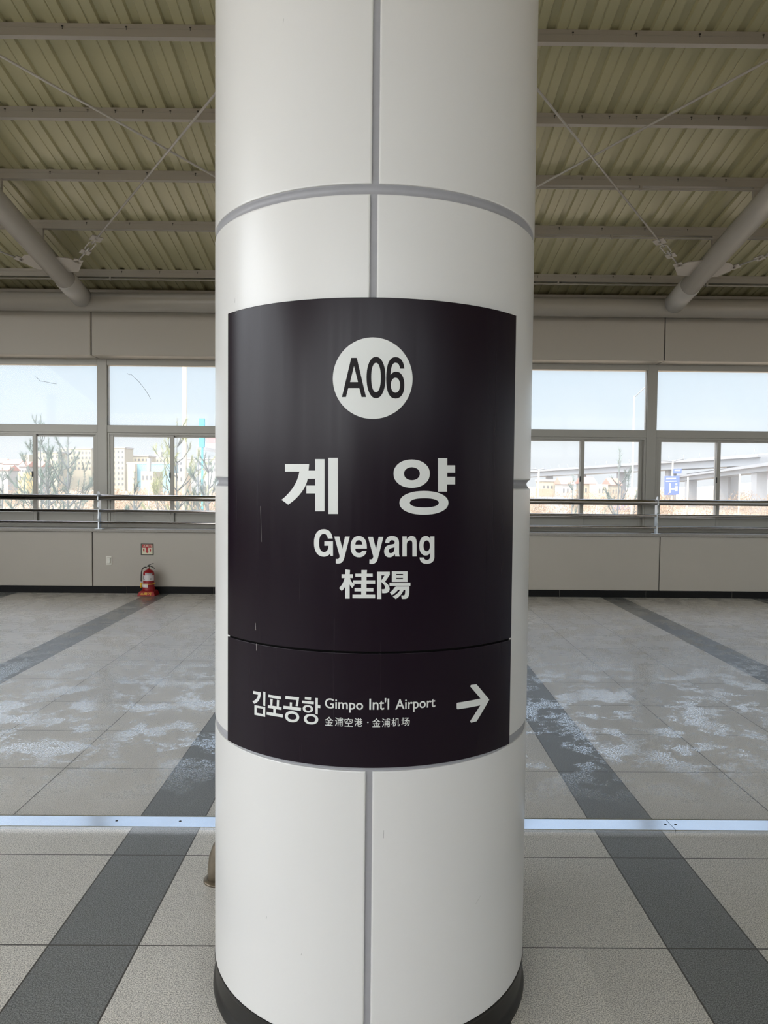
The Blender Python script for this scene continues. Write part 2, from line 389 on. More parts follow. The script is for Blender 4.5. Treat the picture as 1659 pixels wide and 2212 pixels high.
# ------------------------------------------------------------------ roof steel
def PL(y): return 6.17 - 0.2 * y          # underside plane of the purlins
PY = [9.79, 8.64, 7.705, 6.80, 5.88, 4.96, 4.04, 3.12]
bolt_bm = NB(); tube(bolt_bm, [(0, 0, -0.018), (0, 0, 0.008)], 0.0022, 6); box(bolt_bm, -0.007, 0.007, -0.004, 0.003, 0.002, 0.008)
bolt_me = None
PLAB = ['first beige steel purlin out from the far wall, just above the round eaves beam', 'second beige steel purlin out from the far wall', 'third beige steel purlin out from the far wall, crossed by the bracing rods',
        'fourth beige steel purlin out from the far wall', 'fifth beige steel purlin out from the far wall, highest one in view']
for i, y in enumerate(PY):
    z = PL(y)
    vis = i < 5
    lab = PLAB[i] if vis else 'beige steel purlin under the roof deck above the camera, near the ridge'
    t = thing('roof_purlin', lab, 'purlin', (0, y, z), 'steel purlins under the roof deck')
    bm = NB(); prism(bm, [(0, 0), (0.055, 0), (0.055, 0.018), (0.051, 0.018), (0.051, 0.004), (0.004, 0.004), (0.004, 0.092), (0.055, 0.092), (0.055, 0.096), (0, 0.096)], 'x', XL, XR)
    box(bm, XL, XR, -0.003, 0.0, 0.058, 0.064)
    done('channel', bm, M_steel, t)
    if vis:
        st = 0.2467 if i == 3 else 0.4935
        x = -3.39 - 0.08 * (i == 4)
        while x < 4.0:
            if abs(x) > 0.9:
                if bolt_me is None:
                    b = done('hook_bolt', bolt_bm, M_bolt, t); bolt_me = b.data
                else:
                    b = bpy.data.objects.new('hook_bolt', bolt_me); C.objects.link(b); b.parent = t
                b.location = (x, -0.004, 0.066)
            x += st
# thin conduits clipped under purlins
def conduit(y, x0, x1, lab):
    bm = NB(); z = PL(y) - 0.030
    tube(bm, [(x0, y + 0.01, z), (x1, y + 0.01, z)], 0.011, 10)
    t = thing('conduit', lab, 'conduit', (0, 0, 0), 'thin conduits under the purlins'); link('pipe', bm, M_steel, t)
    k = x0 + 0.4
    while k < x1:
        if abs(k) < 6:
            bb = NB(); box(bb, k - 0.012, k + 0.012, y - 0.008, y + 0.028, z - 0.016, z + 0.03, 0.002); done('clip', bb, M_steel, t)
        k += 1.95
conduit(9.79, XL, XR, 'long thin conduit clipped under the purlin nearest the far wall')
conduit(8.64, 0.3, XR, 'thin conduit under the second purlin, right of the column')
conduit(7.705, 0.3, XR, 'thin conduit under the third purlin, right of the column')

# eaves beam and rafters (round tubes)
bm = NB(); tube(bm, [(XL, 9.95, 3.922), (XR, 9.95, 3.922)], 0.124, 32)
tag(link('eaves_beam', bm, M_steel), 'round beige steel eaves beam running above the window header', 'beam')
bm = NB(); box(bm, XL, XR, 10.28, 10.42, 4.13, 4.17)
tag(link('eaves_angle', bm, M_steel), 'thin steel angle along the eaves in the shadow behind the round beam', 'steel angle')
def RZ(y): return 5.93 - 0.2 * y
RX = [-7.84, -3.94, -0.04, 3.86, 7.76]
RL = {-3.94: 'round steel rafter tube sloping down at the left above the fire extinguisher', 3.86: 'round steel rafter tube sloping down at the right end of the view', -0.04: 'round steel rafter tube hidden behind the white column',
      -7.84: 'round steel rafter tube beyond the left edge', 7.76: 'round steel rafter tube beyond the right edge'}
for x in RX:
    y1 = 9.86
    t = thing('roof_rafter', RL[x], 'rafter', (x, y1, RZ(y1)), 'round rafter tubes')
    bm = NB(); tube(bm, [(0, 0.0, 0), (0, 3.0 - y1, RZ(3.0) - RZ(y1))], 0.122, 32); link('tube', bm, M_tube, t)
    bm = NB(); n_ = [(0, 0.02, -0.004), (0, 0.0, 0), (0, -0.50, 0.10), (0, -0.51, 0.102)]; tube(bm, n_, [0.10, 0.132, 0.132, 0.122], 32); link('end_sleeve', bm, M_tube, t)
    for y in PY[1:6]:
        bm = NB(); box(bm, -0.045, 0.045, y - y1 + 0.006, y - y1 + 0.05, RZ(y) - RZ(y1) + 0.09, PL(y) - RZ(y1) + 0.002); done('cleat', bm, M_steel, t)

# diagonal tie rods with turnbuckles, lying in the rafter plane
sl = Vector((0, -1, 0.2)).normalized()
def on_plane(x, y): return Vector((x, y, RZ(y)))
def plate(bm, c, d, nrm, L_, W_, th):
    s = d.cross(nrm).normalized(); vs = []
    for a in (-th / 2, th / 2):
        for u_, v_ in ((-1, -1), (1, -1), (1, 1), (-1, 1)): vs.append(bm.verts.new(c + d * (u_ * L_ / 2) + s * (v_ * W_ / 2) + nrm * a))
    for f in ((3, 2, 1, 0), (4, 5, 6, 7), (0, 1, 5, 4), (1, 2, 6, 5), (2, 3, 7, 6), (3, 0, 4, 7)): bm.faces.new([vs[i] for i in f])
NRM = Vector((0, 0.2, 1)).normalized()
def tie(x0, y0, x1, y1, lab, hardware=True, lift=0.0):
    a = on_plane(x0, y0); b = on_plane(x1, y1); a.z += lift; b.z += lift; d = (b - a).normalized(); ln_ = (b - a).length
    t = thing('tie_rod', lab, 'tie rod', a, 'diagonal tie rods of the roof bracing')
    bm = NB(); tube(bm, [d * 0.90, d * ln_], 0.0105, 8); tube(bm, [d * 0.24, d * 0.60], 0.0105, 8); tube(bm, [d * 0.72, d * 0.92], 0.0105, 8); link('rod', bm, M_tube, t)
    bm = NB()
    s = d.cross(NRM).normalized(); f = Vector((0, -1 if abs(x0) > 1 else -1, 0.2)).normalized()
    # gusset welded to the rafter
    sx = 1 if x1 > x0 else -1
    pts = [Vector((-sx * 0.12, -0.26, 0.052)), Vector((sx * 0.04, -0.22, 0.044)), Vector((sx * 0.15, -0.10, 0.02)), Vector((sx * 0.03, 0.10, -0.02)), Vector((-sx * 0.12, 0.12, -0.024))]
    if y1 > y0: pts = [Vector((p.x, -p.y, -p.z)) for p in pts]
    A = [bm.verts.new(p + NRM * 0.005) for p in pts]; B = [bm.verts.new(p - NRM * 0.005) for p in pts]
    for i in range(5): bm.faces.new((A[i], A[(i + 1) % 5], B[(i + 1) % 5], B[i]))
    bm.faces.new(A); bm.faces.new(B[::-1]); done('gusset', bm, M_steel, t)
    for c_, L_, W_ in ((0.20, 0.09, 0.10), (0.47, 0.10, 0.11), (0.86, 0.12, 0.12)):
        bm = NB(); plate(bm, d * c_, d, NRM, L_, W_, 0.010)
        for q in ((-0.02,) if c_ < 0.3 else (0.0,)):
            tube(bm, [d * (c_ + q) - NRM * 0.005, d * (c_ + q) - NRM * 0.028], 0.014, 8)
        done('clamp_plate', bm, M_steel, t)
    bm = NB(); w_ = 0.036
    loop = [d * 0.53, d * 0.57 + s * w_, d * 0.74 + s * w_, d * 0.78, d * 0.74 - s * w_, d * 0.57 - s * w_, d * 0.53]
    tube(bm, loop, 0.0075, 8); link('turnbuckle', bm, M_tube, t)
tie(-3.72, 9.05, -0.16, 4.66, 'thin tie rod rising right from its turnbuckle at the left rafter, left of the column')
tie(-3.76, 4.88, -0.16, 8.92, 'thin tie rod falling right from the top left corner towards the column', lift=0.03)
tie(3.62, 8.98, 0.10, 4.66, 'thin tie rod rising left from its turnbuckle at the right rafter, right of the column')
tie(3.66, 4.92, 0.10, 9.02, 'thin tie rod falling left from the right edge towards the column', lift=0.03)
tie(-4.14, 9.00, -7.66, 5.1, 'short stretch of tie rod at the left edge, outside the left rafter')
tie(4.06, 9.00, 7.56, 5.1, 'short stretch of tie rod at the right edge, outside the right rafter')

# ------------------------------------------------------------------ floor strip
def strip(x0, x1, lab, screws):
    t = thing('floor_strip', lab, 'metal strip', ((x0 + x1) / 2, 3.335, 0), 'aluminium strips across the floor')
    h = (x1 - x0) / 2
    bm = NB(); prism(bm, [(-0.062, 0.0), (-0.062, 0.012), (-0.060, 0.014), (0.052, 0.0085), (0.056, 0.0105), (0.062, 0.0080), (0.062, 0.0)], 'x', -h, h)
    done('bar', bm, M_strip, t)
    for s_ in screws:
        bm = NB(); tube(bm, [(s_ - (x0 + x1) / 2, 0.0, 0.0095), (s_ - (x0 + x1) / 2, 0.0, 0.0120)], 0.006, 12); link('screw', bm, M_bolt, t)
strip(XL, 1.347, 'long aluminium strip across the floor, passing behind the column and out at the left', (-0.9, -1.19, 1.325))
strip(1.3495, XR, 'aluminium strip across the floor at the right edge, butted to the long one', (1.372, 3.2))

# ================================================================== the column
CX, CY, CR = -0.0223, 2.501, 0.520
col = thing('column', 'large round column clad in glossy white curved panels, standing in the middle', 'column', (CX, CY, 0))
rings = [0.785 + 0.771 * k for k in range(0, 8)]                # upper edge of each panel row
rings[1] = 1.554; rings[2] = 2.328
def curved_panel(name, p0, p1, z0, z1, R, T, m, parent, fil=0.004, seg=40, corner=0.012):
    """curved sheet: angles p0..p1 measured from the camera side, rounded edges turned inward"""
    bm = NB()
    off = [(0.0, T), (0.0, fil), (fil * 0.3, fil * 0.3), (fil, 0.0)]
    us = []; a0, a1 = p0 * R, p1 * R
    for o_, d_ in off: us.append((a0 + o_, d_))
    us.append((a0 + fil * 1.4, 0.0))
    for k in range(1, seg): us.append((a0 + fil + (a1 - a0 - 2 * fil) * k / seg, 0.0))
    us.append((a1 - fil * 1.4, 0.0))
    for o_, d_ in off[::-1]: us.append((a1 - o_, d_))
    vs_ = [(z0 + o_, d_) for o_, d_ in off] + [(z0 + fil * 1.4, 0)] + [(z0 + (z1 - z0) * q_ / 6, 0) for q_ in range(1, 6)] + [(z1 - fil * 1.4, 0)] + [(z1 - o_, d_) for o_, d_ in off[::-1]]
    g = []
    for z_, dz_ in vs_:
        row = []
        for s_, ds_ in us:
            rr = R - max(ds_, dz_); ph = s_ / R
            row.append(bm.verts.new((rr * math.sin(ph), -rr * math.cos(ph), z_)))
        g.append(row)
    for a, b in zip(g, g[1:]):
        for k in range(len(us) - 1): bm.faces.new((a[k], a[k + 1], b[k + 1], b[k]))
    bmesh.ops.remove_doubles(bm, verts=bm.verts, dist=1e-6)
    return done(name, bm, m, parent, True)
zt = [0.0187] + [z for z in rings]
gv = 0.0092 / CR
for i, z1 in enumerate(zt[1:]):
    z0 = zt[0] if i == 0 else zt[i] + 0.026
    if z0 > 5.9: break
    sh = 0.0035 if i >= 3 else 0.0
    curved_panel('cladding_panel', sh / CR + gv, PI - gv, z0, min(z1, 5.90), CR, 0.012, M_white, col)
    curved_panel('cladding_panel', -PI + gv, sh / CR - gv, z0, min(z1, 5.90), CR, 0.012, M_white, col)
bm = NB(); prof = [(CR - 0.012, -0.0868), (CR - 0.0090, 0.04)]
for z in rings:
    if z > 5.8: break
    prof += [(CR - 0.0090, z - 0.012), (CR - 0.0035, z - 0.001), (CR - 0.0075, z + 0.004), (CR - 0.0112, z + 0.009), (CR - 0.0122, z + 0.013), (CR - 0.0112, z + 0.018), (CR - 0.0075, z + 0.023), (CR - 0.0035, z + 0.027), (CR - 0.0090, z + 0.04)]
prof += [(CR - 0.0090, 5.90)]
lathe(bm, prof, seg=160); link('joint_sealant', bm, M_seal, col)
bm = NB(); lathe(bm, [(CR - 0.004, 0.0187), (CR + 0.0005, 0.0180), (CR + 0.0015, 0.0140), (CR + 0.0005, 0.0085), (CR - 0.003, 0.0070), (CR - 0.003, -0.048), (CR - 0.0005, -0.062), (CR + 0.0045, -0.070), (CR + 0.0065, -0.0868)][::-1], seg=160); done('skirting', bm, M_skirt, col, True)

# ------------------------------------------------------------------ the sign on the column
SR = 0.535
sg = thing('station_sign', 'tall dark curved sign with white lettering mounted on the white column', 'sign', (CX, CY, 0))
P0, P1 = math.radians(-52.3), math.radians(50.5)
curved_panel('sign_panel', P0, P1, 1.1158, 2.0545, SR, 0.004, M_panel, sg, fil=0.0012, seg=48)
curved_panel('sign_panel', P0, P1, 0.8000, 1.1108, SR, 0.004, M_panel, sg, fil=0.0012, seg=48)
curved_panel('sign_backing', P0 + 0.01, P1 - 0.01, 0.815, 2.040, SR - 0.004, 0.011, mat('dull_black', (0.003, 0.003, 0.003), 0.8, spec=0.05), sg, fil=0.001, seg=48)

def fill_curve(loops):
    cu = bpy.data.curves.new('c', 'CURVE'); cu.dimensions = '2D'; cu.fill_mode = 'BOTH'
    for lp in loops:
        sp_ = cu.splines.new('POLY'); sp_.points.add(len(lp) - 1)
        for p_, q in zip(sp_.points, lp): p_.co = (q[0], q[1], 0, 1)
        sp_.use_cyclic_u = True
    return obj_to_bm(cu)
def obj_to_bm(cu):
    o = bpy.data.objects.new('tmp', cu); C.objects.link(o); bpy.context.view_layer.update()
    dg = bpy.context.evaluated_depsgraph_get()
    me = bpy.data.meshes.new_from_object(o.evaluated_get(dg)); bm = NB(); bm.from_mesh(me)
    bpy.data.objects.remove(o); bpy.data.curves.remove(cu); bpy.data.meshes.remove(me)
    bmesh.ops.remove_doubles(bm, verts=bm.verts, dist=1e-5)
    return bm
def text_bm(s, box_=None, bold=0.0, center=None, height=None):
    cu = bpy.data.curves.new('t', 'FONT'); cu.body = s; cu.size = 1.0; cu.offset = bold; cu.fill_mode = 'BOTH'; cu.resolution_u = 4
    bm = obj_to_bm(cu)
    if not bm.verts: return bm
    x0 = min(v.co.x for v in bm.verts); x1 = max(v.co.x for v in bm.verts); y0 = min(v.co.y for v in bm.verts); y1 = max(v.co.y for v in bm.verts)
    X0, X1, Y0, Y1 = box_
    for v in bm.verts:
        v.co.x = X0 + (v.co.x - x0) / (x1 - x0) * (X1 - X0); v.co.y = Y0 + (v.co.y - y0) / (y1 - y0) * (Y1 - Y0); v.co.z = 0
    return bm
def wrap(name, bm, m, lift=0.0004):
    """lay a flat mesh (x = arc length, y = height) on the curved sign"""
    xs = [v.co.x for v in bm.verts]; a, b = min(xs), max(xs); step = 0.008; k = math.ceil(a / step)
    while k * step < b:
        bmesh.ops.bisect_plane(bm, geom=list(bm.verts) + list(bm.edges) + list(bm.faces), plane_co=(k * step, 0, 0), plane_no=(1, 0, 0), dist=1e-6); k += 1
    R = SR + lift
    for v in bm.verts:
        ph = v.co.x / SR; z = v.co.y; v.co = Vector((R * math.sin(ph), -R * math.cos(ph), z))
    bm.normal_update()
    for f in bm.faces:
        c = f.calc_center_median()
        if f.normal.dot(Vector((c.x, c.y, 0))) < 0: f.normal_flip()
    return link(name, bm, m, sg)
M_ink = mat('aubergine_ink', (0.010, 0.007, 0.009), 0.45, spec=0.15)
